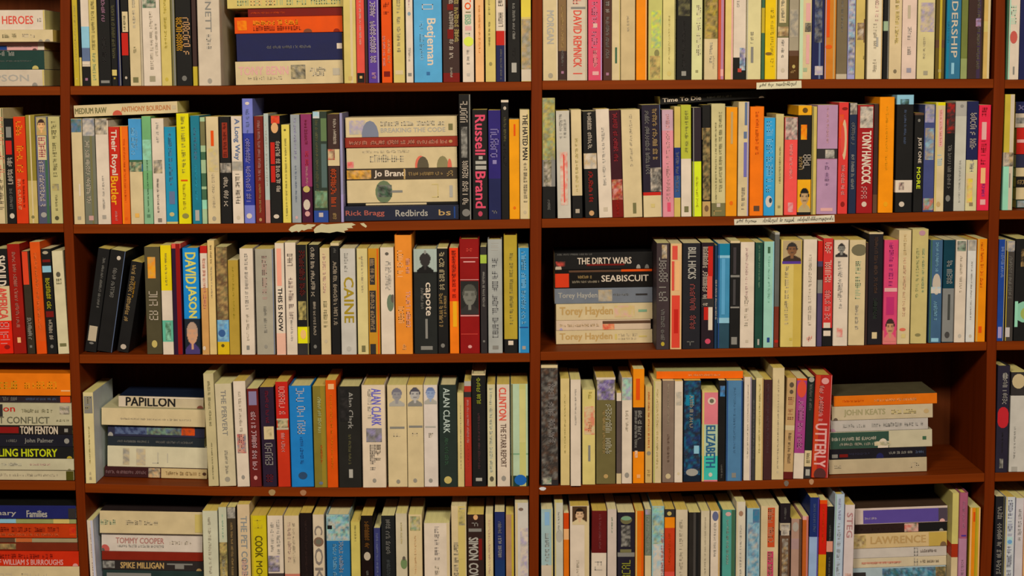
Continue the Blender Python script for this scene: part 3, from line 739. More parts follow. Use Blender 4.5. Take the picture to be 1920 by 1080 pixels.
ROWS['4M'] = '''
158 177 736 C#cdb478 s2 d165 | u W#c0bcc0; r 743 775 10 92 S; l 745 772 k 56; l 885 900 t 20; l 800 870 c 12
386 405 701 c#b8a270 L5 d165 | l 715 800 V 24@50; l 830 900 V 12
407 438 720 C#c0aa80 L5 | t 732 817 S 30 THE PERVERT; l 845 890 S 18; e 899 S
441 464 715 W L4 | l 735 810 t 22; p 814 850 trFS 15 85; l 815 850 r 40; o 895 50 4 14 S
466 487 729 D#641c18 L3 | r 734 760 15 85 F#7c6c80; l 772 884 q#d0a8a0 44; o 896 50 4 16 q
490 516 726 k#281a28 L3 | l 733 795 D#7c1420 24; r 800 824 20 92 C; p 803 820 CVC 35 75; l 831 884 s 56@50; l 890 905 D 50
519 542 716 R#b82c14 L2 | r 716 785 0 100 R; r 785 788 0 100 t; p 788 802 CKGC 10 92; l 725 780 q 50; r 802 806 0 100 t; l 812 850 q 30
544 586 724 B#1c6fa4 L2 h | l 728 758 w 36@50; l 762 815 w 36@52; l 820 870 n 14; o 892 52 7 20 k#2c3440
588 612 724 V#786624 L1 | l 745 815 s#c0b878 26; v 60 90 V#8a7020; l 835 870 o 14@60; o 906 50 3 16 F
612 632 713 o#cc4808 L1 | r 720 730 25 80 Z; l 740 880 O 18
634 677 725 k#221f1a h | t 735 804 s#8a8070 22@56 Alan Clark; l 815 870 V 12@50; r 880 896 45 62 s; p 730 790 kKK 10 50
679 723 722 W#d0b490 h | t 729 798 P#6058a0 40@62 ALAN CLARK; l 730 790 s 16@34; p 803 829 SfkS 18 84; l 834 885 S#605850 24@44; l 834 862 k 20@68; o 901 50 4 8 S
727 763 722 C | F 724 762 10 90 C S#8a8078 S#6c6466 s; r 800 804 12 88 S; l 812 820 t 40; o 903 52 4 10 S
764 794 722 C | F 723 762 5 95 C t#a89c8c k#4a4446 S; r 798 802 10 95 S; l 812 820 t 40; o 901 45 4 12 S
795 821 722 W#cab49c | F 723 758 5 95 W#cab49c F#8890a0 F#606c88 s; r 799 802 10 85 s; l 812 820 t 30; o 901 45 4 14 S
824 857 722 g#242c24 h | t 728 812 s#a8ac98 36@42 ALAN CLARK; l 820 875 G 20@40; o 900 46 7 22 c
858 870 737 C#c2a868 | l 760 880 t 14
871 884 715 R#a02c1c | b 715 724 s; b 735 745 k; l 750 830 q 30; l 835 880 r 20
885 911 701 K h d180 | b 701 704 C; l 708 758 v#a8a828 30@50; l 775 880 D#5c3838 16; r 896 902 25 70 s
914 929 721 C#c2b080 | l 728 885 s#98a090 36@45; o 898 50 5 26 K
932 956 721 W | t 727 788 r#d0503c 56@45 CLINTON; t 795 876 H#604838 44@50 THE STARR REPORT; o 897 50 5 18 S
958 990 720 M#a8b48c | v 50 88 c#b8ac60; r 730 830 50 85 Z#c0b068; v 0 12 V; b 892 914 g; o 900 55 10 36 B#1c5c9c; b 850 853 m
'''
ROWS['4Ms'] = '''
222 381 744 764 T#b8a078 s60 | u n#1c2434; r 222 238 0 100 w; t 236 328 K 78@52 PAPILLON; o 375 5 6 24 D; r 268 381 86 98 W
190 384 767 795 C s50 d150 | u C#d0bc84; l 225 360 t 10@40
202 383 797 819 h#2c2a38 s62 | p 215 275 FFNN 20 80; p 275 340 mFVN 20 80; p 340 365 ooH 20 95; o 207 5 5 30 s
202 383 820 836 k#24282a s62 | l 220 280 S 24; l 292 365 S 24
201 388 838 870 C#cab88e s60 | p 230 242 SCs 10 90; p 255 272 sCC 10 90; l 285 300 s 60; l 305 315 s 50
196 388 877 896 h#3a1a18 s60 | r 302 388 0 100 C#c0a068; l 198 275 q#906860 30; p 278 300 ZSCk 5 95; l 310 375 T 34; e 383 H
'''
ROWS['4R'] = '''
1012 1047 684 k#2c2624 h | p 690 900 KkHSk 5 95; l 720 830 t#8a7c70 34@62; r 684 690 0 100 C; p 895 908 SmkW 10 60
1051 1068 710 C#c6a868 | l 740 850 c 14
1070 1089 712 W s-6 | l 730 800 s 14
1092 1116 731 C#c8ae62 | l 735 750 y 26@60; p 762 815 CrCC 15 95; r 835 865 45 62 S; l 790 810 r 30@60
1118 1154 708 V#665830 | b 708 712 W; p 712 750 PSfkW 5 95; l 758 860 s#b0a488 32@64; l 770 850 T 14@40; l 864 870 V 60; o 893 50 4 12 T
1156 1165 737 H#54443a | b 737 752 W; b 888 908 C
1166 1185 708 W | p 708 750 SMfw 0 100; l 770 810 t 26@50; o 891 50 5 22 S
1187 1208 692 O#dc7c0c | r 710 750 25 60 o; b 764 847 k#241e1c; l 770 825 s 36@60; l 770 840 s 22@25; b 847 908 O; p 845 858 WO 15 40; e 893 Z
1210 1223 725 T#c09a58 | l 735 840 o 26; o 850 50 4 30 S; l 880 895 T 40
1225 1240 715 C | l 730 880 c 22; v 0 20 c#a8a050
1242 1264 714 t#7c6450 | l 815 870 H 18; l 720 800 t 12; o 893 50 5 22 C
1265 1280 715 W | p 735 760 Wts 15 85; e 888 C 30
1282 1314 713 k#141e28 | p 713 890 KNEnKk 3 97; r 740 760 12 60 E; l 740 800 t 22@45; o 885 50 7 36 s; p 835 850 bb 60 90
1316 1346 733 q#cc6c6c | b 733 736 c; v 0 14 c; o 752 60 7 26 W; o 752 60 4 14 G; b 796 856 M#a4ae88; b 855 900 M#3aa890; t 798 876 n#2a5470 56@55 ELIZABETH; o 890 55 4 12 W
1347 1360 712 K | p 722 742 BFK 20 90; l 870 895 S 26
1362 1392 712 F#4a7088 | v 0 8 n; v 92 100 n; r 885 894 35 62 S; l 725 850 F#567c94 12
1395 1409 707 W | l 720 860 w 14; v 80 100 p#8c7880
1410 1416 712 k#3a3634 | l 750 860 S 50
1417 1431 709 C#cbb074 | v 80 100 T; l 720 850 c 20
1432 1447 712 h#402220 | l 720 850 H#5a4040 30; b 702 712 W
1448 1470 690 C d170 | l 710 880 t 12; e 885 t 18
1471 1490 709 T#b48c58 L-5 | o 722 50 5 24 k; o 735 50 4 20 k; l 745 792 D#984830 60; b 798 807 C; l 812 870 H 30; b 885 905 D#5c1a14
1491 1510 710 Q#98386c L-5 | o 730 50 16 46 o; b 710 714 o; l 750 845 p 50; b 850 905 W
1511 1524 707 g#1c241e L-5 | o 712 55 5 40 s; l 720 770 S 36; b 845 875 C; l 850 870 V 50; b 875 905 k; r 880 892 20 80 s
1525 1557 704 R#a8241c L-6 h | o 715 58 6 22 q; v 0 30 R#b83c18; v 94 100 q; l 724 790 q 26@40; t 795 876 q 66@46 UTTERLY; o 890 50 12 36 k
'''
ROWS['4Rf'] = '''
1231 1433 696 710 o#dc5c0a s20 | u c#c4b870; l 1290 1350 Z 24; o 1427 4 4 30 W; l 1395 1420 O 30
'''
ROWS['4Rs'] = '''
1564 1757 740 757 O#d0640c s30 | u V#5c5034; l 1640 1720 Z 24; l 1580 1620 o 20
1560 1749 760 784 C#b8a078 s30 | t 1583 1660 T#98885c 52 JOHN KEATS; l 1672 1720 c 30; e 1737 T; o 1567 4 4 16 h
1558 1740 786 806 W#b0a08c s32 | l 1580 1625 s 30; l 1635 1730 S 34; o 1561 4 6 26 p
1557 1748 808 838 C#b8a680 s32 | r 1557 1667 0 100 G#2e4434; l 1560 1645 s 20@60; l 1575 1645 S 16@28; o 1656 9 10 48 W; p 1640 1670 WCG 15 40; r 1730 1737 42 62 G
1556 1737 840 858 k#1c181c s34 | r 1560 1571 15 50 S; r 1574 1590 20 50 D; l 1592 1630 k#3c3848 20; o 1650 9 7 44 N#20204a; l 1667 1712 s 26; l 1717 1734 F 26
1555 1738 860 880 C#b09870 s32 | l 1565 1580 t 20; l 1705 1730 t 40
'''
ROWS['4L'] = '''
-72 132 700 739 O#dc6c0c s2 | l -10 38 V#a89418 34@48; l 46 106 A 30@48; r 114 132 20 26 Z
-72 132 741 754 k#281e20 s8 | r 113 132 0 100 o#c83c0c; l -20 35 S 50; l 48 108 F 30
-68 136 756 796 C#b0a078 s2 | t -40 28 R 28@76 London; t -60 92 V#605840 30@24 DISTANT CONFLICT; l 40 98 V 16@66; p 112 130 kVSW 52 88; r -20 5 40 95 k; l 105 130 V 10@24
-66 137 798 813 k#1e1814 s2 | r -40 35 15 85 R#801410; t 38 108 w 86 TOM FENTON; e 124 s 40
-64 138 815 836 k#1c1a20 s2 | t 46 100 S 44@48 John Palmer; l 12 32 S 24; e 125 s 44
-62 138 838 857 K s2 | t -40 107 Y#b4b414 66 STEALING HISTORY; o 130 4 5 20 y
-60 140 860 880 C#b8a880 s2 | l -20 40 s 26@50; l 55 95 q 16; o 130 4 3 12 V
-62 138 881 901 C#b8a47c s6 | l -20 110 t 24; r 124 140 0 90 V#484010
'''
ROWS['4X'] = '''
1869 1892 686 k#28222c h | o 705 60 6 22 s; l 700 760 s 40@60; o 783 50 20 55 R#c02024; l 810 850 k 12; p 860 878 sK 30 60
1894 1925 698 W#bcae98 | b 698 742 k; o 715 45 14 40 C; l 800 860 s 10@30; r 875 884 15 50 s
'''
ROWS['5M'] = '''
164 180 976 W L6 s4 d150 | u W#b4b0b8; v 60 100 W#b4acb4; l 990 1100 q 12
382 410 958 C#bfb490 | l 970 1140 t 18@45; 
412 427 951 w#b8b08c | b 1017 1160 V; p 1017 1150 VTck 5 95; l 965 1010 M 14; l 1050 1100 s 40
428 444 951 h#3e3222 | p 951 972 skSw 0 100; l 980 1100 T 26; b 1120 1160 V
447 470 946 C#c8a87c | t 968 1078 s#848074 50@52 THE PET CODE; l 1050 1100 r#b07070 40
472 501 967 Y#c2a812 | t 1005 1045 V#5a4c0c 48@50 COOK; t 1052 1110 V#5a4c0c 40@50 MOORE; l 975 995 y 50; v 0 12 y
503 532 967 W | l 975 1040 s 22@70; l 980 1035 s 20@30; p 1042 1072 WSkf 0 75; b 1075 1160 h#40342e
534 562 967 C#c4a880 | l 980 1055 q#b88c78 22@35; l 980 1060 t 16@65; b 1076 1160 r#b86850
564 586 962 k#1c1210 | l 975 1080 h 20; 
588 609 965 C#c6ac88 | t 986 1003 H#7c6c5c 70 C; o 1016 50 9 44 h#5a3828; o 1016 50 5 26 V#484838; t 1028 1110 H#7c6c5c 70@50 OKE
613 657 965 B#24648c h | b 965 1014 w#98a898; p 966 1012 wMbEwKb 2 98; l 1020 1110 b 16@35; l 1015 1110 s 18@62; r 985 992 5 25 K
659 676 979 c#c0a850 | l 985 1015 V 18; 
678 700 967 k#18100c | l 978 1030 T#7c4c18 40; o 1043 50 8 28 w; l 1070 1090 S 20; b 1052 1160 h#180c0a
702 714 990 F#34345c | l 1000 1110 F#7c7c94 34; b 980 990 y
716 741 967 k#1c1c1a | l 972 1038 S 34@50; l 1050 1110 S#4c4c48 26
743 764 963 C#bfaa84 | l 980 1020 c 14; o 1057 70 10 30 G#4c6c34; o 1047 70 4 14 k
767 792 965 C#caac78 | p 968 995 mVcw 12 88; l 1005 1080 Z 14
796 844 981 W | l 987 1052 t#988878 18@50; l 1060 1120 t 18@50; v 88 100 C
847 875 949 C d165 | v 46 92 c; p 953 990 sVkW 55 90; l 1017 1100 S#706858 30@30; r 955 1048 45 92 c; p 957 985 cVSc 50 92
877 908 965 h#301e18 | o 970 50 5 14 Z; l 980 986 s 46; r 991 997 8 85 S; t 1008 1050 s 56@36 SIMON; r 1010 1050 68 88 D; t 1056 1110 s 56@36 COWELL
911 925 964 C#cab078 | l 975 1080 q 24
928 947 960 N#202850 | l 978 1000 S 34; l 1005 1048 s 34; b 1050 1160 N#1a3054; b 950 960 C
949 964 965 T#a87c54 | v 70 100 y
966 992 943 W#c2b29c | o 955 45 3 18 H; p 990 1100 WfsW 40 95; v 0 20 C
'''
ROWS['5Ms'] = '''
177 379 959 990 C s30 d140 | u k#302420; l 186 217 m 22; l 235 295 t 20; r 365 379 10 90 c
185 379 999 1034 C#cab49a s40 | o 196 10 9 26 R; o 192 5 4 12 K; t 217 307 q#a86c5c 30@58 TOMMY COOPER; l 220 307 s 14@30; l 318 360 t 18@50
183 380 1035 1050 R#7c2010 s40 |
187 381 1051 1069 k#2c2420 s42 | p 188 215 kSs 20 90; t 226 307 T 60 SPIKE MILLIGAN; r 313 361 60 74 S; r 328 345 20 60 S; o 373 4 5 24 T
187 381 1070 1100 g#22302a s42 | r 200 283 62 84 S
187 381 1101 1160 t s42 |
'''
ROWS['5R'] = '''
1015 1037 955 b#94a498 | r 960 985 30 70 b#7c9cac; l 1000 1060 s 34; b 1060 1160 w; v 88 100 c
1040 1056 943 W#b8ac90 d160 | o 1005 55 12 40 s; l 960 1000 s 20; v 0 16 c
1057 1067 962 o#c03c08 | b 992 1012 Z; b 1012 1160 O#d0640c
1069 1105 949 W | F 949 984 12 88 h#48301c Z#c89c70 h#20140c C; v 75 100 C; l 1050 1110 t 12@40
1109 1137 958 D#5c1412 L-2 | l 965 1030 D#8c4440 16@55; b 1037 1160 W; l 1053 1075 S 56; 
1139 1156 955 W#c0a890 | l 970 1000 m 14@50
1158 1190 961 k#221c24 | o 975 50 8 34 V; o 972 50 4 30 m; p 985 1025 SkskK 20 75; r 1030 1036 15 80 V; b 1036 1044 S; l 1050 1110 v#a8a028 50@50
1191 1207 958 O#d0640c | v 0 20 c; v 75 90 o
1209 1221 955 V#6c7058 | l 968 1040 s 40; b 1042 1160 C; p 955 965 sfV 0 100
1222 1245 949 b#8ca8a0 | p 950 1020 bbMEcV 5 95; p 1020 1100 wbW 10 90; l 1000 1100 r 30@90
1246 1265 955 R#b83414 | b 955 970 k; o 963 45 4 22 c; b 970 990 O; b 1072 1160 r; l 1000 1060 o 20
1267 1289 956 C#bfa884 | l 975 1080 t 28@45
1291 1313 961 k#28221c | v 40 60 k#443c34; v 60 85 K
1314 1330 958 C#c0aa84 | l 970 1080 t 16
1332 1350 958 W | o 968 48 9 32 n; l 980 1045 s 24@45; v 80 100 T
1354 1378 956 M#4a8c78 | v 70 100 G; o 964 45 4 22 q; l 975 1060 s 18@40
1380 1397 941 W#c8b494 | o 963 50 5 24 T#8c5c3c; l 985 1080 s 20; v 0 15 C
1400 1424 953 b#8ca4a4 | p 955 980 EF 45 95; p 980 1100 bbEwF 8 92
1426 1459 949 C#c6a878 | r 952 1026 38 78 r#b8441c; l 955 1024 D#7c2410 30@56; r 1034 1110 38 72 Q#b83850; l 1036 1108 D 24@54; 
1462 1481 944 k#20181a | l 952 975 S 20; b 981 995 t; p 984 1004 Whs 10 90; b 1004 1160 H; p 1010 1110 HsTh 20 80
1483 1502 973 t#a47c64 | o 988 40 9 30 s; v 75 100 H; b 1010 1030 p#a07c70
1504 1515 968 o#b0541c | b 968 975 q; v 65 100 q#b86858
1516 1534 933 n#1c2a58 L-2 | b 1007 1160 b#8c9cb4; l 945 1000 F 30@52; v 85 100 P
1535 1549 938 R#c01c0c L-2 | b 1040 1160 A#c08c10; l 950 1020 o 20; b 938 945 o
1549 1561 950 K L-2 | b 1015 1035 r#cc8468; b 1035 1160 k#201c1a; l 985 1015 S 24; l 1045 1110 S 24
1563 1581 927 w#a8aeb4 L-3 h | l 935 975 f 24@50; l 980 1100 s 34@50; v 0 15 m
1582 1600 947 W#c8b0a0 L-3 | t 962 1008 r#a87068 60@50 STEG; p 1075 1100 hqW 20 80
1784 1796 925 c#c0ac5c s8 | b 1020 1045 D#9c2c10; b 1045 1160 C
1797 1813 924 p#9c5060 h | l 940 990 p 26; r 1003 1006 25 85 P; b 1010 1160 p; l 1050 1100 q#a87c7c 30
1817 1842 952 Y#b89420 | v 0 18 Z; r 952 1160 20 50 O#d87810; v 50 64 V#a08818; v 84 100 Z; r 960 978 30 48 o
'''
ROWS['5Rs'] = '''
1604 1780 951 980 W#c8ac94 s40 | u H#4a3424; r 1619 1780 5 88 P#54407c; r 1760 1780 5 88 k#483a40; l 1622 1648 f 14@38; o 1767 6 5 16 q
1601 1780 981 997 h#2c1c16 s42 | p 1696 1722 WqrG 5 95; l 1604 1690 h 24; r 1724 1780 5 95 K; o 1765 4 4 26 s
1600 1781 999 1024 C#c8a46c s40 | p 1600 1624 THcC 8 92; t 1633 1736 T#b08850 50@55 LAWRENCE; r 1742 1781 0 100 T#b89440; o 1769 6 6 26 H
1600 1778 1026 1044 C#bcaa94 s42 | l 1714 1722 S 80; l 1726 1761 H 30@56; 
1600 1778 1045 1062 C#c4ac84 s42 | r 1616 1690 45 62 Z#c08868; l 1616 1690 r 24@50; l 1726 1761 H 30; l 1714 1720 S 80
1600 1778 1063 1100 w#9ca49c s42 | p 1655 1755 FEGkb 5 95; p 1755 1778 TkV 5 95; r 1600 1624 5 80 k
1600 1778 1101 1160 t s42 |
'''
ROWS['5L'] = '''
-60 142 948 971 N#1e2050 s6 | u k#1c1a14; t -10 30 s 44@38 inary; t 50 88 s 50@38 Families; r 128 142 5 80 k
-58 143 972 981 m#8c8c50 s10 | r -20 30 10 90 b; r 100 130 5 90 c
-58 143 983 1006 R#b4340c s6 | l -20 110 D 34@62; l 0 112 r#d06838 18@26; p 130 142 oR 20 80
-56 145 1008 1017 t#98845c s10 | r -20 28 0 100 H; r 30 60 10 90 o#b85c2c
-56 146 1018 1033 D#6c2410 s8 | p -10 30 HVT 20 90
-54 148 1034 1060 R#c0280c s4 | l 0 100 D 30@68; t -60 118 q 36@28 STORIES OF WILLIAM S BURROUGHS; o 141 5 5 16 q
-52 149 1062 1110 C s4 | l -20 106 t 50@48; l 120 135 S 20
-52 149 1111 1160 t s6 |
'''
ROWS['5X'] = '''
1865 1881 931 k#201e20 | l 950 1110 s 56@50; v 90 100 V
1884 1901 932 W#c0bab4 | l 938 1005 F#706c80 50@50; r 1007 1021 20 80 b#a8c0cc; o 1016 50 4 26 B#5088b8; l 1025 1110 F#504c60 50@48; v 0 14 c
1903 1918 934 W#c4b4a8 | l 955 1015 s 44@50; v 92 100 q
1919 1940 934 Z |
'''
FLATROWS = ('1L', '4L', '5L', '2Xs')
# ---- shelve the books --------------------------------------------------------------------------------
ROWWORD = {'1': 'top shelf', '2': 'second shelf', '3': 'third shelf', '4': 'fourth shelf', '5': 'bottom shelf'}
BAYWORD = {'L': 'far-left bay', 'M': 'centre-left bay', 'R': 'centre-right bay', 'X': 'far-right bay'}
TITLES = {'PAPILLON': 'Papillon', 'SEABISCUIT': 'Seabiscuit', 'THE DIRTY WARS': 'The Dirty Wars', 'THIS IS NOW': 'This Is Now',
          'LEADERSHIP': 'Leadership', 'HEROES': 'Heroes', 'BREAKING THE CODE': 'Breaking the Code', 'Redbirds': 'Redbirds',
          'STEALING HISTORY': 'Stealing History', 'THE HATED MAN': 'The Hated Man', 'JUST ONE': 'Just One More',
          'MEDIUM RAW': 'Medium Raw', 'DISTANT CONFLICT': 'Distant Conflict'}
def parse(line, flat):
    head, _, rest = line.partition('|')
    tok = head.split()
    n = 4 if flat else 3
    nums = [float(v) for v in tok[:n]]; cov = tok[n]; fl = {}
    for f in tok[n + 1:]: fl[f[0]] = float(f[1:]) if len(f) > 1 else 1.0
    marks = [m.split() for m in rest.split(';') if m.strip()]
    return nums, cov, fl, marks
def features(marks, cov, lying):
    out = []
    for m in marks:
        if m[0] == 't' and ' '.join(m[5:]) in TITLES: out.append('titled ' + TITLES[' '.join(m[5:])])
    base = word(cov)
    for m in marks:
        if m[0] == 'b' and float(m[2]) - float(m[1]) >= 12 and word(m[3]) != base and float(m[2]) < 1075: out.append(word(m[3]) + ' block')
        if m[0] == 'p' and float(m[2]) - float(m[1]) > 14 and float(m[1]) > 0 and float(m[1]) < 1060: out.append('picture')
        if m[0] == 'r' and float(m[2]) - float(m[1]) >= 16 and float(m[4]) - float(m[3]) > 30 and word(m[5]) != base: out.append(word(m[5]) + ' panel')
    for m in marks:
        if m[0] in 'tl' and float(m[2]) - float(m[1]) > 20 and word(m[3]) != base and float(m[1]) < 1060: out.append(word(m[3]) + ' lettering')
    res = []
    for f in out:
        if f not in res: res.append(f)
    return res
INFO = []
def new_root(name, loc, group, hard):
    o = bpy.data.objects.new(name, None); COL.objects.link(o); o.location = loc
    o.empty_display_size = .03
    o['category'] = 'book'; o['group'] = group
    return o
STANDING = {}
def shelve(row, bay, text):
    rng = random.Random(row * 100 + ord(bay))
    recs = []
    for line in text.strip().splitlines():
        nums, cov, fl, marks = parse(line, False)
        x0, x1, y0 = nums
        s = fl['s'] / 1000 if 's' in fl else rng.uniform(.001, .005)
        xm = (x0 + x1) / 2
        fx = at(xm, 500 if row < 4 else 900, s).x; fw = (x1 - x0) / 2000 + .004
        zb = max(shelf_z(row, bay, fx - fw), shelf_z(row, bay, fx + fw)) + .0002
        # the photo's y of the foot of this book, from the shelf it stands on
        lo_, hi_ = y0, y0 + 400
        for _ in range(30):
            mid = (lo_ + hi_) / 2
            if at(xm, mid, s).z > zb: lo_ = mid
            else: hi_ = mid
        yb = lo_; ym = (y0 + yb) / 2
        h = at(xm, y0, s).z - zb
        X0, X1 = at(x0, ym, s).x, at(x1, ym, s).x
        L = fl.get('L', 0) / 1000.0
        recs.append(dict(x0=X0, x1=X1, h=h, s=s, zb=zb, L=L, cov=cov, fl=fl, marks=marks, xm=xm, y0=y0, yb=yb, px=x1 - x0, line=line))
    # no book may share room with its neighbour or an upright
    i, j = BAYS[bay]
    prev = None
    for r in recs:
        r['phi'] = math.atan2(r['L'], r['h'])
        half = math.tan(r['phi']) * r['h'] / 2
        r['b0'], r['t0'] = r['x0'] + half, r['x0'] - half      # left edge foot and head
        r['b1'], r['t1'] = r['x1'] + half, r['x1'] - half
        if r['phi'] > 0: drop = 0
        if prev is None:
            over = max(post_x(i, r['zb'], 1) - r['b0'], post_x(i, r['zb'] + r['h'], 1) - r['t0'])
        else:
            hh = min(prev['h'], r['h'])
            pe = lambda z: prev['b1'] + (prev['t1'] - prev['b1']) * z / prev['h']
            me_ = lambda z: r['b0'] + (r['t0'] - r['b0']) * z / r['h']
            over = max(pe(0) - me_(0), pe(hh) - me_(hh))
        g = over + .0003
        if g > 0:
            for k in ('x0', 'b0', 't0'): r[k] += g
            if r['x1'] - r['x0'] < .004:
                gg = .004 - (r['x1'] - r['x0'])
                for k in ('x1', 'b1', 't1'): r[k] += gg
        prev = r
    last = recs[-1] if recs else None
    if last:
        over = max(last['b1'] - post_x(j, last['zb'], 0), last['t1'] - post_x(j, last['zb'] + last['h'], 0), (last['b1'] + last['t1']) / 2 - post_x(j, last['zb'] + last['h'] / 2, 0)) + .0006
        if over > 0 and over < .02:
            for k in ('x1', 'b1', 't1'): last[k] -= over
    STANDING.setdefault((row, bay), []).extend(recs)
    return recs
def cap_under(recs, flats):
    for f in flats:
        for r in recs:
            if r['x1'] > f['xa'] and r['x0'] < f['xb'] and r['s'] < f['s'] + .15:
                for x in (max(r['x0'], f['xa']), min(r['x1'], f['xb'])):
                    zf = f['zc'] + (x - f['xc']) * math.tan(f['tilt'])
                    top = r['zb'] + r['h']
                    if top > zf - .0008 and top - zf < .02: r['h'] = zf - .0008 - r['zb']
def build_standing(row, bay, recs):
    rng = random.Random(row * 77 + ord(bay))
    group = 'books standing on the %s of the %s' % (ROWWORD[str(row)], BAYWORD[bay])
    for n, r in enumerate(recs):
        hard = 'h' in r['fl']
        c = math.cos(r['phi'])
        w = (r['x1'] - r['x0']) * c
        h = r['h'] / c if r['L'] < .02 else (r['h'] - w * math.sin(r['phi'])) / c
        d = r['fl']['d'] / 1000 if 'd' in r['fl'] else h * (.66 if hard else .645)
        d = min(d, DEPTH - .01 - r['s'])
        name = 'hardback_book' if hard else 'paperback_book'
        xm = r['xm']; y0, yb = r['y0'], r['yb']
        root = new_root(name, ((r['b0'] + r['b1']) / 2, r['s'], r['zb']), group, hard)
        if r['phi'] >= 0:
            M = Matrix.Translation((-(r['b1'] - r['b0']) / 2, 0, .0002)) @ Matrix.Rotation(-r['phi'], 4, 'Y')
        else:
            M = Matrix.Translation(((r['b1'] - r['b0']) / 2, 0, .0002)) @ Matrix.Rotation(-r['phi'], 4, 'Y') @ Matrix.Translation((-w, 0, 0))
        ztop = at(xm, y0, r['s']).z
        k = h / max(.01, r['h'])
        pos = lambda v, xm=xm, s=r['s'], ztop=ztop, k=k: (ztop - at(xm, v, s).z) * k
        make_book(name, w, d, h, r['cov'], r['marks'], hard, M, root, rng, pos)
        INFO.append(dict(root=root, row=row, bay=bay, lying=None, n=n, total=len(recs), cov=r['cov'], feat=features(r['marks'], r['cov'], False),
                         px=r['px'], y0=y0, hard=hard, x=xm))
def place_flat(row, bay, text, kind):
    rng = random.Random(row * 55 + ord(bay))
    recs = []
    for line in text.strip().splitlines():
        nums, cov, fl, marks = parse(line, True)
        x0, x1, y0, y1 = nums
        s = fl.get('s', 20) / 1000
        xm, ym = (x0 + x1) / 2, (y0 + y1) / 2
        z0, z1 = at(xm, y1, s).z, at(xm, y0, s).z
        tilt = -math.radians(fl.get('T', 0))
        recs.append(dict(x0=x0, x1=x1, s=s, ym=ym, z0=z0, z1=z1, xa=at(x0, ym, s).x, xb=at(x1, ym, s).x, xc=at(xm, ym, s).x, tilt=tilt,
                         zc=(z0 + z1) / 2 - (z1 - z0) / 2 / math.cos(tilt), cov=cov, fl=fl, marks=marks, y0=y0, y1=y1))
    if kind == 's':
        zb = max(shelf_z(row, bay, recs[-1]['xa']), shelf_z(row, bay, recs[-1]['xb']))
        slope = math.atan2(shelf_z(row, bay, recs[-1]['xb']) - shelf_z(row, bay, recs[-1]['xa']), recs[-1]['xb'] - recs[-1]['xa'])
        cur = shelf_z(row, bay, recs[-1]['xc']) + .0007
        for r in reversed(recs):
            r['tilt'] = slope; r['zc'] = cur
            r['z1'] = max(r['z1'], cur + .004); r['th'] = r['z1'] - cur
            cur = r['z1'] + .0003
    else:
        for r in recs: r['th'] = (r['z1'] - r['z0'])
    return recs
def clip_flat(row, bay, recs):
    st = STANDING.get((row, bay), []); i, j = BAYS[bay]
    for r in recs:
        za, zb = r['zc'], r['zc'] + r['th']
        r['xa'] = max(r['xa'], max(post_x(i, z_, 1) for z_ in (za - .008, za, zb, zb + .008)) + .0012)
        r['xb'] = min(r['xb'], min(post_x(j, z_, 0) for z_ in (za - .008, za, zb, zb + .008)) - .0012)
        for q in st:
            if q['zb'] + q['h'] < za + .001: continue
            left = max(q['b1'], q['t1']); right = min(q['b0'], q['t0'])
            if (q['x0'] + q['x1']) / 2 < r['xc'] and left > r['xa'] - .0008 and left < r['xc']: r['xa'] = left + .0008
            if (q['x0'] + q['x1']) / 2 > r['xc'] and right < r['xb'] + .0008 and right > r['xc']: r['xb'] = right - .0008
def build_flat(row, bay, recs, kind):
    rng = random.Random(row * 31 + ord(bay) + ord(kind))
    group = ('books lying in a pile on the %s of the %s' if kind == 's' else 'books lying across the tops of others on the %s of the %s') % (ROWWORD[str(row)], BAYWORD[bay])
    for n, r in enumerate(recs):
        hard = 'h' in r['fl']
        name = 'hardback_book' if hard else 'paperback_book'
        L = (r['xb'] - r['xa']) / math.cos(r['tilt'])
        w = r['th']; d = r['fl']['d'] / 1000 if 'd' in r['fl'] else min(.15, L * .645)
        d = min(d, DEPTH - .01 - r['s'])
        xm = (r['xa'] + r['xb']) / 2
        zc = r['zc'] + (xm - r['xc']) * math.tan(r['tilt'])
        root = new_root(name, (xm, r['s'], zc), group, hard)
        # local z (head) -> -x, local x (thickness) -> +z
        R = Matrix(((0, 0, -1, 0), (0, 1, 0, 0), (1, 0, 0, 0), (0, 0, 0, 1)))
        M = Matrix.Rotation(-r['tilt'], 4, 'Y') @ Matrix.Translation((L / 2, 0, .0001)) @ R
        pos = lambda v, r=r: at(v, r['ym'], r['s']).x - r['xa']
        make_book(name, w, d, L, r['cov'], r['marks'], hard, M, root, rng, pos)
        INFO.append(dict(root=root, row=row, bay=bay, lying=kind, n=n, total=len(recs), cov=r['cov'], feat=features(r['marks'], r['cov'], True),
                         px=r['y1'] - r['y0'], y0=r['y0'], hard=hard, x=(r['x0'] + r['x1']) / 2))
for row in (1, 2, 3, 4, 5):
    for bay in 'LMRX':
        key = '%d%s' % (row, bay)
        recs = shelve(row, bay, ROWS[key]) if key in ROWS and not (bay == 'L' and key in FLATROWS) else []
        flats = []
        for kind, kk in (('s', key + 's'), ('f', key + 'f'), ('s', key if key in FLATROWS else '')):
            if kk in ROWS:
                fr = place_flat(row, bay, ROWS[kk], kind)
                clip_flat(row, bay, fr)
                flats.append((kind, fr))
                if kind == 'f': cap_under(recs, fr)
        build_standing(row, bay, recs)
        for kind, fr in flats: build_flat(row, bay, fr, kind)

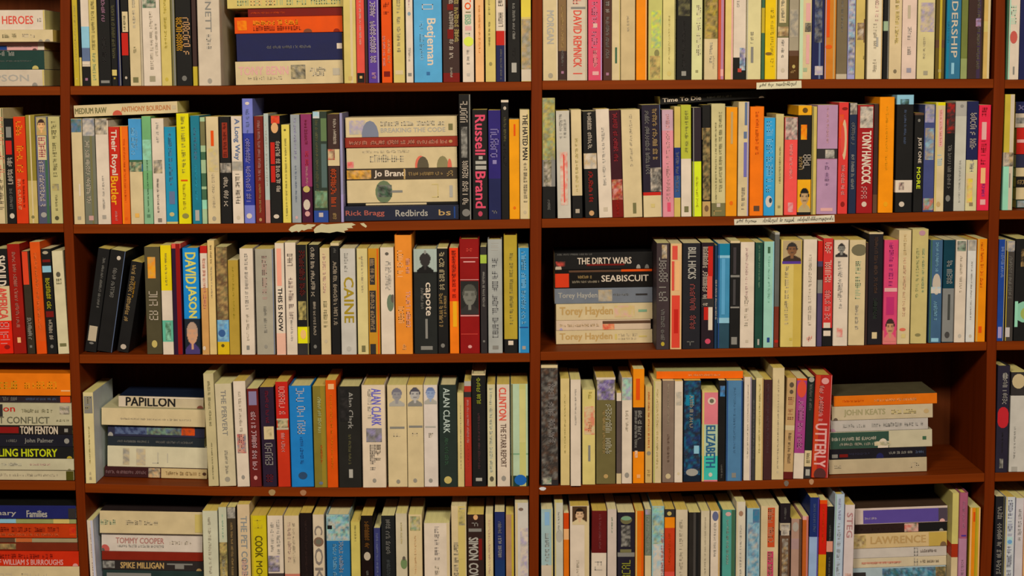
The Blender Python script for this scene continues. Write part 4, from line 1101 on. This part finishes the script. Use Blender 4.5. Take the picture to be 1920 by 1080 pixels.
# ---- labels: the look of each book and what it stands or lies against --------------------------------
def short(i): return word(i['cov'])
def label_for(i, mates, nfeat, extra=''):
    s = sorted([m for m in mates if m['lying'] is None], key=lambda m: m['x'])
    size = ''
    if i['lying'] is None:
        k = s.index(i); nb = [s[q] for q in (k - 1, k + 1) if 0 <= q < len(s)]
        if i['px'] <= 13: size = 'slim '
        elif i['px'] >= 32: size = 'thick '
        elif nb and i['row'] > 1 and all(i['y0'] < m['y0'] - 10 for m in nb): size = 'tall '
        elif nb and i['row'] > 1 and all(i['y0'] > m['y0'] + 8 for m in nb): size = 'short '
        L = short(s[k - 1]) if k > 0 else None; R = short(s[k + 1]) if k + 1 < len(s) else None
        if L and R: where = 'between %s and %s' % (L, R) if L != R else 'between two %s ones' % L
        elif R: where = 'first at left beside %s' % R
        else: where = 'last at right beside %s' % (L or 'upright')
    else:
        f = sorted([m for m in mates if m['lying'] == i['lying']], key=lambda m: m['y0'])
        k = f.index(i)
        if i['lying'] == 'f': where = 'lying across upright books'
        elif k == 0: where = 'topmost of pile, above %s' % short(f[1]) if len(f) > 1 else 'lying flat'
        elif k == len(f) - 1: where = 'at foot of pile, below %s' % short(f[k - 1])
        else: where = 'in pile below %s' % short(f[k - 1])
    kind = 'hardback' if i['hard'] else 'paperback'
    ft = ''
    fs = i['feat'][:nfeat] if nfeat < 9 else i['feat'][1:2]
    if fs: ft = ' ' + (' and '.join(fs) if fs[0].startswith('titled') else 'with ' + ' and '.join(fs))
    place = '%s of %s' % (ROWWORD[str(i['row'])], BAYWORD[i['bay']])
    txt = '%s%s %s%s %s%s, %s' % (size, short(i), kind, ft, where, extra, place)
    if len(txt.split()) > 16: txt = txt.replace(' of far', ', far').replace(' of centre', ', centre')
    if len(txt.split()) > 16 and size: txt = txt[len(size):]
    if len(txt.split()) > 16: txt = txt.replace(kind, 'book').replace(' bay', '')
    return txt
for i in INFO: i['mates'] = [m for m in INFO if m['row'] == i['row'] and m['bay'] == i['bay']]
labels = {}
for i in INFO: i['lab'] = label_for(i, i['mates'], 1)
ORD = ['', 'first', 'second', 'third', 'fourth', 'fifth', 'sixth', 'seventh', 'eighth', 'ninth', 'tenth', 'eleventh', 'twelfth',
       'thirteenth', 'fourteenth', 'fifteenth', 'sixteenth', 'seventeenth', 'eighteenth']
for step in (2, 9, 'n'):
    seen = {}
    for i in INFO: seen.setdefault(i['lab'], []).append(i)
    for lab, same in seen.items():
        if len(same) > 1:
            for i in same:
                if step != 'n': i['lab'] = label_for(i, i['mates'], step)
                else:
                    if i['lying']: f = sorted([m for m in i['mates'] if m['lying'] == i['lying']], key=lambda m: m['y0']); k = f.index(i) + 1; e = '%s from top' % ORD[k]
                    else:
                        f = sorted([m for m in i['mates'] if not m['lying']], key=lambda m: m['x']); k = f.index(i) + 1
                        e = ('%s from left' % ORD[k]) if k <= 18 else ('%s from right' % ORD[len(f) - k + 1])
                    i['lab'] = '%s %s, %s, %s of %s' % (short(i), 'hardback' if i['hard'] else 'paperback', e, ROWWORD[str(i['row'])], BAYWORD[i['bay']])
for i in INFO: i['root']['label'] = i['lab']

# ---- paper labels and scraps on the shelf edges ---------------------------------------------------------
def thing(o, label, cat, group=None):
    o['label'] = label; o['category'] = cat
    if group: o['group'] = group
def paper(name, pts, hexa, label, cat, lines=(), group=None, thick=.0006):
    """pts: outline on the shelf's front edge in photo pixels, read at the board's front plane"""
    P = [at(x, y, 0) for x, y in pts]
    c = sum(P, Vector()) / len(P)
    mb = MB(); col = albedo(hexa); y1 = .0008; y0 = y1 - thick
    mb.face([(p.x - c.x, y0, p.z - c.z) for p in P], col)
    mb.face([(p.x - c.x, y1, p.z - c.z) for p in P[::-1]], col)
    for k in range(len(P)):
        a, b = P[k], P[(k + 1) % len(P)]
        mb.face(((b.x - c.x, y0, b.z - c.z), (a.x - c.x, y0, a.z - c.z), (a.x - c.x, y1, a.z - c.z), (b.x - c.x, y1, b.z - c.z)), col)
    if lines:
        root = bpy.data.objects.new(name, None); COL.objects.link(root); root.location = (c.x, 0, c.z)
        mb.build('paper_strip', M_PAPER, root)
        ink = MB(); rng = random.Random(5)
        ic = albedo('3a3026')
        for x0, x1, ya, yb, hh in lines:
            x = x0
            while x < x1:
                if rng.random() < .09: x += 3.6; continue
                f = (x - x0) / (x1 - x0); y = ya + (yb - ya) * f
                up = rng.choice([0, 0, 0, hh * .8]); dn = rng.choice([0, 0, 0, 0, hh * .6])
                a, b = at(x, y - hh / 2 - up, 0), at(x + .9, y + hh / 2 + dn, 0)
                sl = .0014
                ink.face(((a.x - c.x, y0 - .0003, b.z - c.z), (b.x - c.x, y0 - .0003, b.z - c.z), (b.x - c.x + sl, y0 - .0003, a.z - c.z), (a.x - c.x + sl, y0 - .0003, a.z - c.z)), ic)
                if rng.random() < .7:
                    yy = rng.choice([y - hh / 2, y + hh / 2 - .8, y])
                    a, b = at(x, yy, 0), at(x + 2.8, yy + .9, 0)
                    ink.face(((a.x - c.x, y0 - .0003, b.z - c.z), (b.x - c.x, y0 - .0003, b.z - c.z), (b.x - c.x, y0 - .0003, a.z - c.z), (a.x - c.x, y0 - .0003, a.z - c.z)), ic)
                x += 2.6
        ink.build('handwriting', M_INK, root)
    else:
        root = mb.build(name, M_PAPER)
        root.location = (c.x, 0, c.z)
    thing(root, label, cat, group)
paper('shelf_label', [(1418.5, 155), (1502.5, 151), (1503, 165), (1418.5, 167.5)], 'cdbb90', 'cream handwritten paper label on the edge of the top shelf, centre-right bay', 'label',
      [(1424, 1450, 160.5, 159.5, 3.6), (1455, 1494, 159, 157.5, 4.2)])
paper('shelf_label', [(1376.5, 411), (1564.5, 403), (1565, 416), (1440, 421), (1377, 422)], 'c9b794', 'long cream handwritten paper label on the edge of the second shelf, centre-right bay', 'label',
      [(1381, 1418, 415, 415, 3.8), (1430, 1487, 414.5, 413, 4.4), (1495, 1560, 412.5, 410, 4.4)])
paper('torn_paper_residue', [(541, 431), (545, 425.5), (555, 420.8), (566, 420.5), (572, 422), (577, 420.3), (592, 421), (590, 424), (583, 427), (586, 429), (577, 429.5), (570, 432.5), (566, 431), (560, 435.5), (556, 433), (547, 435.5)],
      'b8a678', 'left torn cream paper residue stuck on the edge of the second shelf, centre-left bay', 'scrap')
paper('torn_paper_residue', [(588, 431), (593, 425), (603, 419.6), (612, 421), (645, 418.5), (660, 418), (667, 421.5), (659, 424), (662, 427.5), (650, 428), (653, 431), (645, 433), (647, 436.5), (632, 434), (618, 436.8), (602, 435.5), (590, 437)],
      'b8a678', 'wider torn cream paper residue in the middle of the second shelf edge, centre-left bay', 'scrap')
paper('torn_paper_residue', [(675, 419), (682, 418), (688, 424), (686, 427), (679, 423)], 'b8a678', 'tiny torn paper flake at the right end of the residue, second shelf', 'scrap')
def blob(x, y, rx, ry): return [(x + rx * math.cos(a) * (1 + .12 * math.sin(3 * a)), y - ry * math.sin(a)) for a in [-2 * math.pi * k / 10 for k in range(10)]]
for x, y, rx, ry, hx, lb in ((510, 923.5, 6.5, 6, '9a7a4a', 'round tan sticker on fourth shelf edge under the navy and maroon books'),
                             (568.5, 924, 6, 5.5, '9c6a44', 'round brown sticker on fourth shelf edge under the blue hardback'),
                             (1474.5, 906.5, 4.5, 5.5, '6c5c4c', 'small grey sticker on fourth shelf edge, centre-right bay'),
                             (1521.5, 903.5, 4.5, 5.5, 'a87850', 'small tan sticker on fourth shelf edge below the red hardback')):
    paper('round_sticker', blob(x, y, rx, ry), hx, lb, 'sticker', group='round stickers on the fourth shelf edge')
paper('paper_scrap', blob(1017.5, 916.5, 6.5, 3.4), 'c8bcb4', 'small white paper scrap on fourth shelf edge below the mottled black book', 'scrap')
